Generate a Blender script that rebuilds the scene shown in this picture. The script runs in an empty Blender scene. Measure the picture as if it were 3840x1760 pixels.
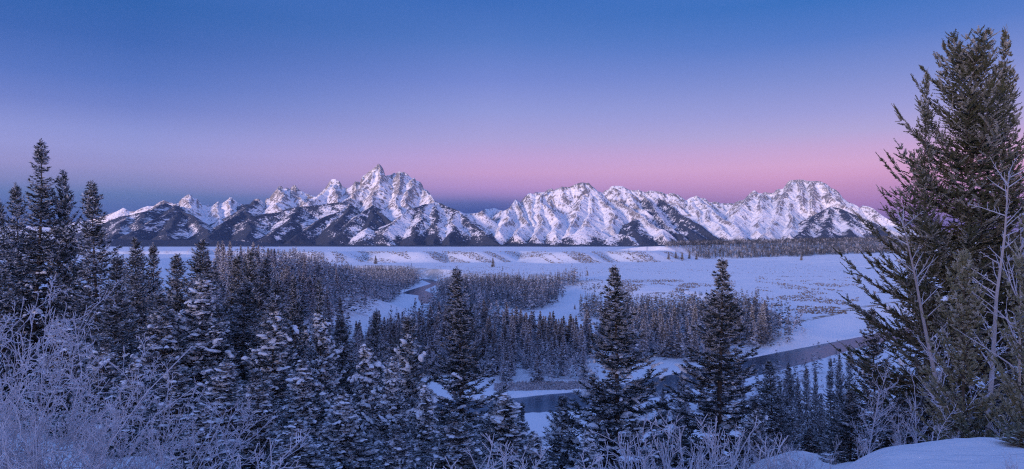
import bpy, math, random
import numpy as np

# ------------------------------------------------------------------ basics
SC = bpy.context.scene
COL = SC.collection
F = 700.0            # focal length in pixels of the 1024 wide picture
CX, HY = 512.0, 245.0  # centre column and horizon row
K = 1024.0 / 2576.0
rng = np.random.default_rng(7)


def lin(r, g, b):
    def f(c):
        c = c / 255.0
        return c / 12.92 if c <= 0.04045 else ((c + 0.055) / 1.055) ** 2.4
    return (f(r), f(g), f(b))


def uvw(X, Y):
    """2576-wide picture coordinates -> (x/y, z/y) of the view ray"""
    return (X * K - CX) / F, (HY - Y * K) / F


def at_depth(X, Y, d):
    u, w = uvw(X, Y)
    return (u * d, d, w * d)


def on_level(X, Y, z):
    u, w = uvw(X, Y)
    d = z / w
    return (u * d, d)


# ------------------------------------------------------------------ noise
_P = np.random.default_rng(3).permutation(4096).astype(np.int64)
_A = np.random.default_rng(5).uniform(0, 2 * np.pi, 4096)
_GX, _GY = np.cos(_A), np.sin(_A)


def perlin(x, y, seed=0):
    xi = np.floor(x).astype(np.int64); yi = np.floor(y).astype(np.int64)
    fx = x - xi; fy = y - yi
    ux = fx * fx * fx * (fx * (fx * 6 - 15) + 10)
    uy = fy * fy * fy * (fy * (fy * 6 - 15) + 10)

    def g(ix, iy, dx, dy):
        h = _P[(_P[(ix + seed * 131) & 4095] + iy * 7 + seed * 17) & 4095]
        return _GX[h] * dx + _GY[h] * dy
    a = g(xi, yi, fx, fy); b = g(xi + 1, yi, fx - 1, fy)
    c = g(xi, yi + 1, fx, fy - 1); d = g(xi + 1, yi + 1, fx - 1, fy - 1)
    return 1.45 * ((a + (b - a) * ux) * (1 - uy) + (c + (d - c) * ux) * uy)


def fbm(x, y, octv=4, seed=0, gain=0.5):
    s = 0; a = 1; t = 0
    for k in range(octv):
        s = s + a * perlin(x, y, seed + k); t += a
        a *= gain; x = x * 2.03 + 17.3; y = y * 2.03 - 9.1
    return s / t


def ridged(x, y, octv=4, seed=0, gain=0.5):
    s = 0; a = 1; t = 0
    for k in range(octv):
        s = s + a * (1 - 2 * np.abs(perlin(x, y, seed + k))); t += a
        a *= gain; x = x * 2.07 + 5.3; y = y * 2.07 + 3.1
    return s / t


def sstep(a, b, x):
    t = np.clip((x - a) / (b - a), 0, 1)
    return t * t * (3 - 2 * t)


def inside(x, y, poly):
    r = np.zeros(np.shape(x), bool)
    n = len(poly)
    for i in range(n):
        x0, y0 = poly[i]; x1, y1 = poly[(i + 1) % n]
        if y0 == y1:
            continue
        c = ((y0 > y) != (y1 > y)) & (x < (x1 - x0) * (y - y0) / (y1 - y0) + x0)
        r ^= c
    return r


def poly_dist(x, y, pts, closed=True):
    d = np.full(np.shape(x), 1e18)
    n = len(pts)
    for i in range(n if closed else n - 1):
        x0, y0 = pts[i]; x1, y1 = pts[(i + 1) % n]
        ex, ey = x1 - x0, y1 - y0
        t = np.clip(((x - x0) * ex + (y - y0) * ey) / (ex * ex + ey * ey + 1e-9), 0, 1)
        d = np.minimum(d, (x - x0 - t * ex) ** 2 + (y - y0 - t * ey) ** 2)
    return np.sqrt(d)


def sdist(x, y, poly):
    """signed distance, positive inside"""
    d = poly_dist(x, y, poly)
    return np.where(inside(x, y, poly), d, -d)


# ------------------------------------------------------------------ mesh helpers
def make_mesh(name, verts, quads=None, tris=None, mats=(), qmat=None, tmat=None, attrs=None, smooth=True):
    verts = np.asarray(verts, np.float32).reshape(-1, 3)
    q = np.zeros((0, 4), np.int32) if quads is None or len(quads) == 0 else np.asarray(quads, np.int32)
    t = np.zeros((0, 3), np.int32) if tris is None or len(tris) == 0 else np.asarray(tris, np.int32)
    me = bpy.data.meshes.new(name)
    me.vertices.add(len(verts)); me.vertices.foreach_set('co', verts.ravel())
    nl = q.size + t.size
    me.loops.add(nl); me.loops.foreach_set('vertex_index', np.concatenate([q.ravel(), t.ravel()]))
    npoly = len(q) + len(t)
    me.polygons.add(npoly)
    st = np.concatenate([np.arange(len(q)) * 4, q.size + np.arange(len(t)) * 3]).astype(np.int32)
    me.polygons.foreach_set('loop_start', st)
    mi = np.zeros(npoly, np.int32)
    if qmat is not None:
        mi[:len(q)] = qmat
    if tmat is not None:
        mi[len(q):] = tmat
    me.polygons.foreach_set('material_index', mi)
    me.polygons.foreach_set('use_smooth', np.full(npoly, smooth, bool))
    for m in mats:
        me.materials.append(m)
    for k, v in (attrs or {}).items():
        v = np.asarray(v, np.float32)
        a = me.attributes.new(k, 'FLOAT', 'POINT')
        a.data.foreach_set('value', v.ravel())
    me.update(calc_edges=True)
    return me


def add_obj(name, data, parent=None, **props):
    o = bpy.data.objects.new(name, data)
    COL.objects.link(o)
    if parent is not None:
        o.parent = parent
    for k, v in props.items():
        o[k] = v
    return o


class Build:
    """collects quads and triangles of one mesh"""
    def __init__(s):
        s.v = []; s.q = []; s.t = []; s.qm = []; s.tm = []; s.a = []; s.n = 0

    def add(s, v, q=None, t=None, mat=0, a=0.0):
        v = np.asarray(v, np.float32).reshape(-1, 3)
        if q is not None and len(q):
            q = np.asarray(q, np.int32) + s.n; s.q.append(q); s.qm.append(np.full(len(q), mat, np.int32))
        if t is not None and len(t):
            t = np.asarray(t, np.int32) + s.n; s.t.append(t); s.tm.append(np.full(len(t), mat, np.int32))
        s.v.append(v); s.a.append(np.broadcast_to(np.asarray(a, np.float32), (len(v),)).copy())
        s.n += len(v)

    def mesh(s, name, mats, smooth=False):
        c = lambda l, w: np.concatenate(l) if l else np.zeros((0, w), np.int32)
        d = lambda l: np.concatenate(l) if l else None
        return make_mesh(name, np.concatenate(s.v), c(s.q, 4), c(s.t, 3), mats, d(s.qm), d(s.tm),
                         {'frost': np.concatenate(s.a)}, smooth)


def unit(v):
    return v / (np.linalg.norm(v, axis=-1, keepdims=True) + 1e-9)


def tubes(B, paths, sides=3, mat=0, a=0.0):
    """paths: list of (points Nx3, radii N)"""
    for pts, rad in paths:
        pts = np.asarray(pts, float); n = len(pts)
        tan = unit(np.gradient(pts, axis=0))
        ref = np.where(np.abs(tan[:, 2:3]) > 0.9, np.array([[1., 0, 0]]), np.array([[0., 0, 1.]]))
        s = unit(np.cross(tan, ref)); t = np.cross(tan, s)
        an = np.arange(sides) / sides * 2 * np.pi
        ring = pts[:, None, :] + np.asarray(rad)[:, None, None] * (
            np.cos(an)[None, :, None] * s[:, None, :] + np.sin(an)[None, :, None] * t[:, None, :])
        i = np.arange(n - 1)[:, None] * sides; j = np.arange(sides)[None, :]; j2 = (j + 1) % sides
        q = np.stack([i + j, i + j2, i + sides + j2, i + sides + j], -1).reshape(-1, 4)
        B.add(ring.reshape(-1, 3), q, mat=mat, a=a)


def blades(B, P, D, L, W, mat=0, a=0.0, cross=True, peak=0.45, roll=None):
    """long thin leaf shapes, two crossed quads each: P base, D direction"""
    P = np.asarray(P, float); D = unit(np.asarray(D, float)); n = len(P)
    if n == 0:
        return
    L = np.broadcast_to(L, (n,))[:, None]; W = np.broadcast_to(W, (n,))[:, None]
    S = unit(np.cross(D, np.array([0, 0, 1.0])) + 1e-4)
    T = np.cross(S, D)
    if roll is not None:
        c, s_ = np.cos(roll)[:, None], np.sin(roll)[:, None]
        S, T = c * S + s_ * T, c * T - s_ * S
    M = P + D * L * peak; E = P + D * L
    vs = [np.stack([P, M + S * W, E, M - S * W], 1)]
    if cross:
        vs.append(np.stack([P, M + T * W * .8, E, M - T * W * .8], 1))
    V = np.concatenate(vs, 0)
    q = np.arange(len(V) * 4).reshape(-1, 4)
    a = np.broadcast_to(np.asarray(a, np.float32), (n,))
    a = np.concatenate([a] * len(vs)).repeat(4)
    B.add(V.reshape(-1, 3), q, mat=mat, a=a)


# ------------------------------------------------------------------ materials
def new_mat(name):
    m = bpy.data.materials.new(name); m.use_nodes = True
    nt = m.node_tree; b = nt.nodes['Principled BSDF']
    b.inputs['Specular IOR Level'].default_value = 0.15
    b.inputs['Roughness'].default_value = 0.85
    return m, nt, b


def N(nt, typ, **kw):
    n = nt.nodes.new(typ)
    for k, v in kw.items():
        if k in n.inputs.keys():
            n.inputs[k].default_value = v
        else:
            setattr(n, k, v)
    return n


def mixc(nt, fac, a, b):
    m = nt.nodes.new('ShaderNodeMix'); m.data_type = 'RGBA'
    for sock, v in ((m.inputs[0], fac), (m.inputs[6], a), (m.inputs[7], b)):
        if hasattr(v, 'is_output'):
            nt.links.new(v, sock)
        elif isinstance(v, (int, float)):
            sock.default_value = v
        else:
            sock.default_value = (*v, 1)
    return m.outputs[2]


def math_(nt, op, a, b=None, clamp=False):
    m = nt.nodes.new('ShaderNodeMath'); m.operation = op; m.use_clamp = clamp
    for sock, v in ((m.inputs[0], a), (m.inputs[1], b)):
        if v is None:
            continue
        if hasattr(v, 'is_output'):
            nt.links.new(v, sock)
        else:
            sock.default_value = v
    return m.outputs[0]


def attr(nt, name):
    n = nt.nodes.new('ShaderNodeAttribute'); n.attribute_name = name
    return n.outputs['Fac']


def noise(nt, scale, detail=4, rough=0.55, coord='Object', vec=None):
    tc = nt.nodes.new('ShaderNodeTexCoord')
    n = nt.nodes.new('ShaderNodeTexNoise')
    n.inputs['Scale'].default_value = scale; n.inputs['Detail'].default_value = detail
    n.inputs['Roughness'].default_value = rough
    nt.links.new(vec if vec is not None else tc.outputs[coord], n.inputs['Vector'])
    return n.outputs['Fac']


def bump(nt, bsdf, h, dist, strength=1.0):
    b = nt.nodes.new('ShaderNodeBump'); b.inputs['Distance'].default_value = dist
    b.inputs['Strength'].default_value = strength
    nt.links.new(h, b.inputs['Height']); nt.links.new(b.outputs['Normal'], bsdf.inputs['Normal'])


SNOW = (0.80, 0.82, 0.86)

# snow covered ground, sage brush and bare soil as attributes
M_GROUND, nt, b = new_mat('snow_ground')
nz = noise(nt, 0.35, 6, 0.6)
c = mixc(nt, math_(nt, 'MULTIPLY', nz, 0.25), SNOW, (0.66, 0.67, 0.72))
c = mixc(nt, attr(nt, 'sage'), c, (0.17, 0.15, 0.13))
c = mixc(nt, attr(nt, 'soil'), c, (0.26, 0.17, 0.10))
nt.links.new(c, b.inputs['Base Color'])
mp = N(nt, 'ShaderNodeMapping'); tcg = N(nt, 'ShaderNodeTexCoord'); mp.inputs['Scale'].default_value = (0.5, 2.2, 1)
mp.inputs['Rotation'].default_value = (0, 0, 0.5); nt.links.new(tcg.outputs['Object'], mp.inputs['Vector'])
bump(nt, b, math_(nt, 'ADD', noise(nt, 1.8, 7, 0.65), noise(nt, 1.3, 4, 0.6, vec=mp.outputs['Vector'])), 0.16)

# mountain: snow, rock, forest
M_MTN, nt, b = new_mat('mountain_rock_and_snow')
rn = noise(nt, 0.012, 6, 0.65)
rock = mixc(nt, rn, (0.055, 0.052, 0.064), (0.17, 0.152, 0.162))
c = mixc(nt, attr(nt, 'rock'), (0.84, 0.83, 0.86), rock)
c = mixc(nt, attr(nt, 'forest'), c, (0.044, 0.056, 0.088))
nt.links.new(c, b.inputs['Base Color'])
bump(nt, b, noise(nt, 0.03, 5, 0.65), 14.0, 0.7)

# river
M_WATER, nt, b = new_mat('river_water')
b.inputs['Base Color'].default_value = (0.026, 0.036, 0.058, 1)
b.inputs['Specular IOR Level'].default_value = 0.0
tc = nt.nodes.new('ShaderNodeTexCoord'); mp = nt.nodes.new('ShaderNodeMapping')
mp.inputs['Scale'].default_value = (0.12, 0.5, 1)
nt.links.new(tc.outputs['Object'], mp.inputs['Vector'])
gl = nt.nodes.new('ShaderNodeBsdfGlossy'); gl.inputs['Roughness'].default_value = 0.10
gl.inputs['Color'].default_value = (0.80, 0.88, 1.0, 1)
bump(nt, gl, noise(nt, 1.0, 5, 0.6, vec=mp.outputs['Vector']), 0.30, 0.8)
ms = nt.nodes.new('ShaderNodeMixShader'); ms.inputs[0].default_value = 0.36
nt.links.new(b.outputs[0], ms.inputs[1]); nt.links.new(gl.outputs[0], ms.inputs[2])
nt.links.new(ms.outputs[0], nt.nodes['Material Output'].inputs['Surface'])


# ------------------------------------------------------------------ lie of the land
ZW, ZF, ZT1, ZT2 = -87.0, -86.0, -68.0, -24.0
T1E = [(2600, 700), (2400, 742), (2160, 777), (2100, 794), (2020, 811), (1990, 826), (1955, 805), (1900, 775),
       (1830, 752), (1740, 733), (1600, 716), (1510, 708), (1445, 706), (1420, 696), (1385, 690), (1300, 692),
       (1200, 688), (1100, 676), (1000, 668), (900, 666), (830, 668), (780, 676), (730, 680), (690, 676), (640, 668), (560, 664)]


def zt1_of(y):
    return -77.0 + 14.0 * sstep(560, 1800, y) + 3.0 * sstep(1800, 3000, y)


def on_terrace(X, Y):
    d = 1500.0
    for _ in range(60):
        d = 0.5 * d + 0.5 * on_level(X, Y, float(zt1_of(d)))[1]
    return on_level(X, Y, float(zt1_of(d)))


T1P = [on_terrace(X, Y) for X, Y in T1E] + [(-3000, 3300), (-3000, 60000), (60000, 60000), (9000, 1800), (2500, 700)]
T2X = np.linspace(480, 1664, 34)
T2P = [on_level(X, 632.2 + 0.8 * math.sin(X / 31.0) + 0.7 * math.sin(X / 57.0 + 1) - 1.2 * (X < 640), ZT2) for X in T2X]
T2P = T2P + [(700, 3080), (1000, 3900), (3000, 9500), (20000, 60000), (20000, 90000), (-60000, 90000), (-9000, 3600)]
BLUFF = [(900, -330), (330, -70), (70, -3), (16, 10.5), (6.5, 10.2), (3.6, 8.0), (2.2, 3), (0, 1.6), (-6, 2), (-30, 8), (-70, 20), (-140, 60), (-250, 190),
         (-330, 420), (-305, 700), (-300, 745), (-330, 830), (-430, 905), (-900, 1000), (-2500, 1100), (-6000, 900), (-6000, -6000), (6000, -6000), (6000, -1500)]
# river outlines, picture points on the water level: far edge and near edge
RV1 = ([(560, 1012), (800, 1015), (1000, 1012), (1280, 1003), (1380, 992), (1460, 985), (1560, 968), (1640, 951), (1740, 932), (1915, 895), (2040, 871), (2160, 848), (2330, 815), (2600, 760)],
       [(560, 1046), (800, 1050), (1000, 1048), (1300, 1042), (1400, 1036), (1500, 1026), (1570, 1016), (1640, 1003), (1750, 976), (1927, 941), (2050, 908), (2155, 876), (2330, 838), (2600, 778)])
RV2 = ([(1049, 702), (1066, 707), (1084, 713.5), (1060, 721), (1026, 731), (1010, 737.5), (1030, 741), (1053, 743.5), (1052, 752), (1060, 765)],
       [(1064, 701.6), (1084, 703), (1107, 709.5), (1105, 714), (1085, 722), (1068, 730), (1080, 735), (1092, 739.5), (1094, 752), (1100, 765)])
RV1P = [on_level(*p, ZW) for p in RV1[0]] + [on_level(*p, ZW) for p in RV1[1]][::-1]
RV2P = [on_level(*p, ZW) for p in RV2[0]] + [on_level(*p, ZW) for p in RV2[1]][::-1]
HILL = [at_depth(1672, 619, 3000), at_depth(1760, 616, 3300), at_depth(1900, 612, 3800), at_depth(2060, 608, 4200), at_depth(2300, 602, 4600), at_depth(2800, 596, 5200)]


HLX, HLM = [660, 690, 720, 760, 800, 860, 1000], [110, 135, 190, 320, 430, 580, 700]   # depth of the wooded slope


def ground_z(x, y, full=False):
    r = np.hypot(x, y)
    n1 = fbm(x / 90.0, y / 90.0, 4, 11)
    z = ZF + 0.9 * n1 + 0.5 * fbm(x / 18, y / 18, 3, 15)
    # lower terrace
    w = 14 * fbm(x / 60.0, y / 60.0, 3, 21) * np.clip(y / 900, 0.25, 1.5)
    s1 = sdist(x, y, T1P) + w * np.where(x > 250, 0.25, 1)
    wid = np.where(x > 260, 46.0, 120.0)
    h1 = sstep(-wid, 6, s1)
    zt1 = zt1_of(y) + 0.9 * n1 + 1.3 * fbm(x / 260, y / 260, 2, 33)
    z = z + (zt1 - z) * h1
    # upper terrace with gullied scarp
    s2 = sdist(x, y, T2P)
    gul = ridged((x + 0.55 * y + 130 * fbm(x / 420, y / 420, 2, 43)) / 150.0, y / 700.0, 2, 41) * (0.5 + 1.1 * fbm(x / 330, y / 900, 2, 44))
    h2 = sstep(-150, 8, s2 + 28 * 0.28 * gul * sstep(-190, -40, s2) * sstep(20, -60, s2))
    z = z + (ZT2 + 1.2 * n1 - z) * h2
    # wooded hill
    hx = np.array([p[0] for p in HILL]); hz = np.array([p[2] for p in HILL])
    hd = poly_dist(x, y, [(p[0], p[1]) for p in HILL], closed=False)
    hc = np.interp(x, hx, hz)
    hs = 0.64 * np.interp(x / np.maximum(y, 1) * F + CX, HLX, HLM)
    hb = hc - 64 * (1 - np.exp(-(hd / np.where(y < np.interp(x, hx, np.array([p[1] for p in HILL])), hs, 350.0)) ** 2)) + 4 * n1
    z = np.where((y > 2000) & (x > 300), np.maximum(z, np.where(hd < 1100, hb, -999)), z)
    # the near bluff
    sb = -sdist(x, y, BLUFF)
    u = x / np.maximum(y, 1.0)
    slope = np.where(y > 0, 0.345 - 0.085 * sstep(-0.12, -0.42, u) - 0.075 * sstep(0.24, 0.42, u), 0.3)
    top = -1.7 - 0.108 * np.clip(y, 0, 12) * sstep(0, 4, x) - 0.75 * sstep(0.54, 0.37, u) * sstep(3, 9, y) * sstep(1, 3, x) - 1.3 * sstep(4, 9, y) * sstep(0.37, 0.30, u) - 8.8 * sstep(120, 560, y) + 0.20 * np.clip(-y - 8, 0, 150)  # last term: unseen rise behind the camera, added to shade the foreground
    nb = fbm(x / 7.0, y / 7.0, 4, 51) * np.clip(sb / 12.0, 0.09, 1) + 0.045 * fbm(x / 1.1 + 0.6 * y, y / 0.8, 3, 57) * (r < 40) + 1.2 * fbm(x / 34.0, y / 34.0, 3, 52) * np.clip(sb / 40.0, 0.0, 1)
    zb = top - np.where(sb > 0, slope * sb, 0.0) - 0.8 * sstep(0, 20, sb) * sstep(0.42, 0.30, u) - 1.1 * sstep(0, 12, sb) * sstep(0.30, 0.42, u) + nb
    k = 6.0
    zz = np.maximum(z, zb) + np.exp(-np.abs(z - zb) / k) * k * 0.25
    zz = np.where(sb < -20, zb, zz)
    # river channel
    ch = np.maximum(sdist(x, y, RV1P), sdist(x, y, RV2P))
    wv = 1.2 * fbm(x / 14.0, y / 14.0, 3, 61)
    zz = np.where(ch > -60, np.minimum(zz, ZW + 1.0 - (ch + wv + 2.2) * 0.45), zz)
    zz = np.maximum(zz, ZW - 2.5)
    # the rim far away sinks below the mountains
    zz = zz - 160 * sstep(14000, 22000, r)
    if not full:
        return zz
    return zz, s1, s2, sb, hd, ch


def gz(x, y):
    return float(ground_z(np.array([float(x)]), np.array([float(y)]))[0])


def build_ground():
    ang = np.concatenate([np.linspace(-math.pi, -0.80, 90)[:-1], np.linspace(-0.80, 0.80, 1050), np.linspace(0.80, math.pi, 90)[1:]])
    rad = np.concatenate([np.geomspace(0.8, 240, 260)[:-1], np.geomspace(240, 1700, 300)[:-1], np.geomspace(1700, 3400, 150)[:-1], np.geomspace(3400, 24000, 50)])
    A, R = np.meshgrid(ang, rad, indexing='ij')
    x = (R * np.sin(A)).ravel(); y = (R * np.cos(A)).ravel()
    z, s1, s2, sb, hd, ch = ground_z(x, y, True)
    na, nr = len(ang), len(rad)
    i = np.arange(na - 1)[:, None] * nr; j = np.arange(nr - 1)[None, :]
    q = np.stack([i + j, i + j + 1, i + nr + j + 1, i + nr + j], -1).reshape(-1, 4)
    # brown crumbling edge of the river bluff
    edge = sstep(1.5, 4, s1) * sstep(13, 8, s1) * (x > 275) * (x < 1200) * (y < 1000) * (sb > 40)
    soil = edge * (fbm(x / 9.0, y / 9.0, 3, 71) > -0.12) * 0.9
    # stripes of bare sage on the upper scarp
    hi = perlin(x / 7.0, y / 7.0, 81)
    st = fbm((x + 0.55 * y + 90 * fbm(x / 380, y / 380, 2, 45)) / 85.0, y / 500.0, 4, 83) + 0.9 * sstep(700, 1500, x) * fbm(x / 260.0, y / 260.0, 2, 84)
    sage = 0.38 * sstep(-150, -110, s2) * sstep(4, -14, s2) * (y > 1800) * sstep(0.02, 0.3, st + 0.25 * hi) * 0.75 * (x < 1400)
    s1s = sstep(-75, -45, s1) * sstep(14, -6, s1) * (y > 1300) * sstep(-0.25, 0.25, fbm(x / 60., y / 60., 3, 86) + 0.5 * hi) * 0.6
    sage = np.clip(sage + s1s, 0, 0.85)
    me = make_mesh('ground', np.stack([x, y, z], -1), q, mats=(M_GROUND,), attrs={'sage': sage, 'soil': soil})
    add_obj('ground', me, kind='structure')


def build_river(name, sides):
    l = np.array([on_level(*p, ZW) for p in sides[0]]); r = np.array([on_level(*p, ZW) for p in sides[1]])
    c = (l + r) / 2
    l = l + unit(l - c) * 9; r = r + unit(r - c) * 9
    n = len(l)
    v = np.zeros((2 * n, 3)); v[:n, :2] = l; v[n:, :2] = r; v[:, 2] = ZW
    q = [(i, i + 1, n + i + 1, n + i) for i in range(n - 1)]
    add_obj(name, make_mesh(name, v, q, mats=(M_WATER,)), kind='structure')


# ------------------------------------------------------------------ mountains
Z1, Z2, Z3, Z4, Z5 = (400, 580), (1000, 580), (1600, 580), (2200, 640), (2760, 640)
ZS = 1989 / 640.0


def zc(o, X, Y):
    return ((o[0] + X / ZS) / 3.75, (o[1] + Y / ZS) / 3.75)   # 1024 picture pixels


SKY = [zc(Z1, *p) for p in [(-620, 830), (-420, 790), (-200, 765), (-60, 720), (30, 690), (60, 680), (120, 660), (160, 638), (195, 618), (225, 632), (260, 660), (280, 662), (340, 655), (400, 625), (440, 610), (490, 597), (520, 602), (545, 600), (600, 560), (640, 540), (665, 530), (690, 540), (720, 555), (750, 560), (770, 562), (790, 575), (840, 565), (850, 540), (865, 520), (900, 495), (930, 475), (960, 457), (985, 470), (1000, 492), (1020, 515), (1040, 510), (1055, 508), (1080, 545), (1100, 560), (1110, 580), (1130, 592), (1160, 585), (1190, 580), (1215, 605), (1240, 590), (1265, 560), (1285, 552), (1300, 545), (1325, 570), (1350, 565), (1375, 548), (1400, 530), (1425, 508), (1445, 492), (1460, 500), (1480, 520), (1505, 540), (1530, 560), (1560, 572), (1600, 580), (1670, 578), (1690, 550), (1710, 530), (1730, 515), (1770, 512), (1790, 520), (1810, 535), (1840, 575), (1850, 525)]]
SKY += [zc(Z2, *p) for p in [(5, 505), (35, 503), (50, 480), (65, 460), (100, 420), (115, 405), (125, 385), (140, 370), (155, 362), (172, 365), (185, 380), (205, 400), (220, 388), (235, 382), (255, 393), (270, 405), (280, 388), (290, 375), (308, 360), (325, 352), (340, 358), (350, 375), (380, 410), (450, 450), (500, 462), (530, 475), (565, 487), (580, 490), (610, 460), (640, 430), (670, 400), (690, 380), (715, 340), (740, 300), (760, 287), (780, 283), (800, 285), (825, 298), (845, 305), (870, 345), (880, 370), (900, 373), (915, 390), (950, 388), (970, 380), (985, 370), (1010, 340), (1025, 318), (1040, 303), (1050, 318), (1060, 315), (1075, 310), (1082, 325), (1092, 305), (1100, 290), (1105, 265), (1115, 250), (1150, 230), (1200, 190), (1250, 155), (1280, 128), (1297, 108), (1312, 106), (1335, 130), (1350, 152), (1360, 170), (1375, 215), (1380, 245), (1400, 243), (1425, 238), (1445, 236), (1460, 228), (1475, 214), (1490, 210), (1505, 222), (1520, 208), (1535, 198), (1560, 196), (1575, 206), (1590, 198), (1615, 210), (1640, 225), (1660, 245), (1690, 277), (1710, 272), (1725, 268), (1740, 300), (1790, 318), (1815, 350), (1830, 400), (1850, 405)]]
SKY += [zc(Z3, *p) for p in [(5, 415), (30, 440), (45, 462), (60, 480), (75, 510), (90, 530), (130, 552), (185, 575), (240, 605), (330, 635), (390, 660), (430, 684), (520, 685), (600, 675), (640, 655), (690, 629), (710, 634), (740, 632), (775, 624), (800, 622), (830, 640), (900, 655), (910, 650), (950, 630), (975, 605), (985, 590), (1000, 570), (1020, 540), (1040, 516), (1052, 528), (1060, 540), (1090, 560), (1110, 530), (1140, 495), (1170, 465), (1190, 450), (1210, 448), (1240, 460), (1270, 435), (1300, 442), (1330, 437), (1360, 440), (1380, 430), (1400, 410), (1430, 400), (1460, 391), (1480, 415), (1510, 395), (1545, 388), (1575, 369), (1595, 376), (1620, 375), (1650, 378), (1680, 370), (1710, 355), (1740, 341), (1770, 332), (1800, 323), (1830, 325), (1855, 330)]]
SKY += [zc(Z4, *p) for p in [(0, 141), (18, 138), (30, 145), (50, 170), (90, 200), (130, 240), (190, 258), (205, 235), (220, 226), (255, 220), (270, 195), (290, 182), (310, 175), (340, 178), (370, 175), (420, 182), (450, 200), (480, 215), (510, 228), (540, 225), (570, 232), (600, 219), (620, 230), (640, 240), (690, 250), (715, 238), (740, 232), (790, 235), (830, 240), (890, 255), (915, 270), (940, 276), (970, 260), (995, 262), (1020, 262), (1045, 280), (1060, 274), (1110, 310), (1145, 340), (1160, 347), (1200, 318), (1240, 305), (1280, 290), (1300, 300), (1320, 318), (1350, 318), (1380, 322), (1405, 345), (1430, 370), (1460, 368), (1490, 360), (1515, 362), (1540, 370), (1560, 385), (1600, 378), (1640, 382), (1680, 375), (1710, 386), (1735, 365)]]
SKY += [zc(Z5, *p) for p in [(5, 362), (30, 350), (90, 340), (125, 302), (160, 265), (190, 240), (215, 228), (235, 242), (250, 250), (260, 263), (310, 265), (325, 252), (340, 248), (380, 258), (440, 260), (460, 230), (490, 212), (520, 215), (550, 210), (565, 185), (580, 165), (595, 142), (610, 125), (635, 112), (660, 110), (700, 106), (740, 103), (790, 105), (815, 116), (840, 120), (900, 120), (940, 120), (990, 125), (1020, 140), (1050, 150), (1080, 175), (1100, 195), (1125, 208), (1150, 215), (1175, 232), (1200, 255), (1235, 300), (1250, 320), (1300, 360), (1350, 380), (1400, 400), (1445, 432), (1460, 418), (1475, 405), (1540, 415), (1600, 440), (1700, 520), (1800, 580), (1900, 620), (1989, 650), (2300, 720), (2800, 790)]]
SKY = np.array(sorted(SKY))
# depth of the skyline crest along the picture
SKD = np.array([(-60, 16.5), (110, 16.2), (300, 16.6), (362, 16.2), (372, 18.5), (388, 18.5), (396, 16.6), (455, 16.4), (462, 14.4), (466, 14.2), (485, 13.6), (489, 20.0), (500, 20.5), (545, 20.5), (551, 15.4), (560, 15.0), (620, 15.6), (700, 16.0), (760, 16.6), (850, 16.4), (905, 15.4), (908, 17.5), (930, 17.5), (1060, 17.0)])
RIDGES = []   # (points (px, row, km), slope, forest)


def R(o, pts, slope=0.85, forest=0.0):
    RIDGES.append(([(*zc(o, X, Y), d * 1000.0) for X, Y, d in pts], slope, forest))


R(Z1, [(-900, 990, 11.0), (200, 985, 11.0), (700, 998, 11.0), (1100, 985, 11.1), (1500, 1005, 11.0), (1865, 1025, 11.0), (2200, 1050, 11.0), (2700, 1066, 11.0), (3400, 1072, 11.0), (4300, 1072, 11.1), (5200, 1066, 11.2)], .16, 1.6)
R(Z1, [(30, 760, 13.9), (180, 715, 13.7), (400, 670, 13.9), (540, 650, 14.4), (665, 560, 15.8)], .6, 1)
R(Z1, [(180, 715, 13.7), (160, 850, 12.4), (120, 980, 11.5)], .55, 1)
R(Z1, [(400, 670, 13.9), (420, 800, 12.7), (400, 960, 11.5)], .55, 1)
R(Z1, [(790, 575, 16.0), (820, 632, 13.9), (900, 662, 13.7), (960, 690, 13.5), (1040, 760, 13.0), (1100, 830, 12.6), (1200, 912, 11.9)], .7, 1)
R(Z1, [(820, 632, 13.9), (720, 690, 13.3), (600, 750, 12.8), (450, 830, 12.2), (330, 900, 11.8)], .6, .9)
R(Z1, [(820, 632, 13.9), (780, 780, 12.7), (730, 950, 11.5)], .6, 1)
R(Z1, [(960, 457, 16.3), (960, 560, 15.4), (1000, 660, 14.6), (1060, 740, 13.8)], .95, 0)
R(Z1, [(1300, 545, 16), (1320, 640, 15), (1330, 740, 14), (1260, 850, 12.8)], .95, 0)
R(Z1, [(1445, 492, 16), (1470, 620, 15), (1440, 740, 13.8)], .9, 0)
R(Z1, [(1200, 900, 12.2), (1180, 960, 11.6), (1300, 870, 12.2), (1400, 785, 12.8), (1500, 705, 13.4), (1600, 640, 14.1), (1690, 590, 14.9), (1740, 520, 16)], .62, .95)
R(Z1, [(1600, 640, 14.1), (1720, 800, 12.7), (1640, 960, 11.5)], .55, .9)
R(Z2, [(-120, 725, 13.0), (20, 690, 13.3), (130, 675, 13.5), (250, 640, 13.7), (380, 610, 13.9), (520, 602, 14.1), (700, 572, 14.3), (850, 560, 14.4), (960, 525, 14.7), (1000, 498, 15.0), (1080, 430, 15.8)], .62, .9)
R(Z2, [(380, 610, 13.9), (340, 720, 13.0), (150, 850, 12.2), (20, 940, 11.7)], .55, .9)
R(Z2, [(960, 568, 14.2), (850, 640, 13.7), (700, 712, 13.1), (600, 775, 12.7), (480, 860, 12.2), (400, 930, 11.8), (300, 1000, 11.5)], .6, .8)
R(Z2, [(960, 568, 14.2), (900, 720, 12.9), (820, 830, 12.3)], .6, 1)
R(Z2, [(155, 362, 16.3), (160, 480, 15.4), (110, 590, 14.6)], .95, 0)
R(Z2, [(325, 352, 16.8), (340, 470, 15.9), (420, 560, 15.2)], .95, 0)
R(Z2, [(790, 285, 16.6), (800, 380, 15.9), (850, 470, 15.2), (830, 555, 14.7)], 1.0, 0)
R(Z2, [(790, 285, 16.6), (720, 400, 15.8), (560, 520, 15.0), (450, 560, 14.5)], 1.0, 0)
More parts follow.
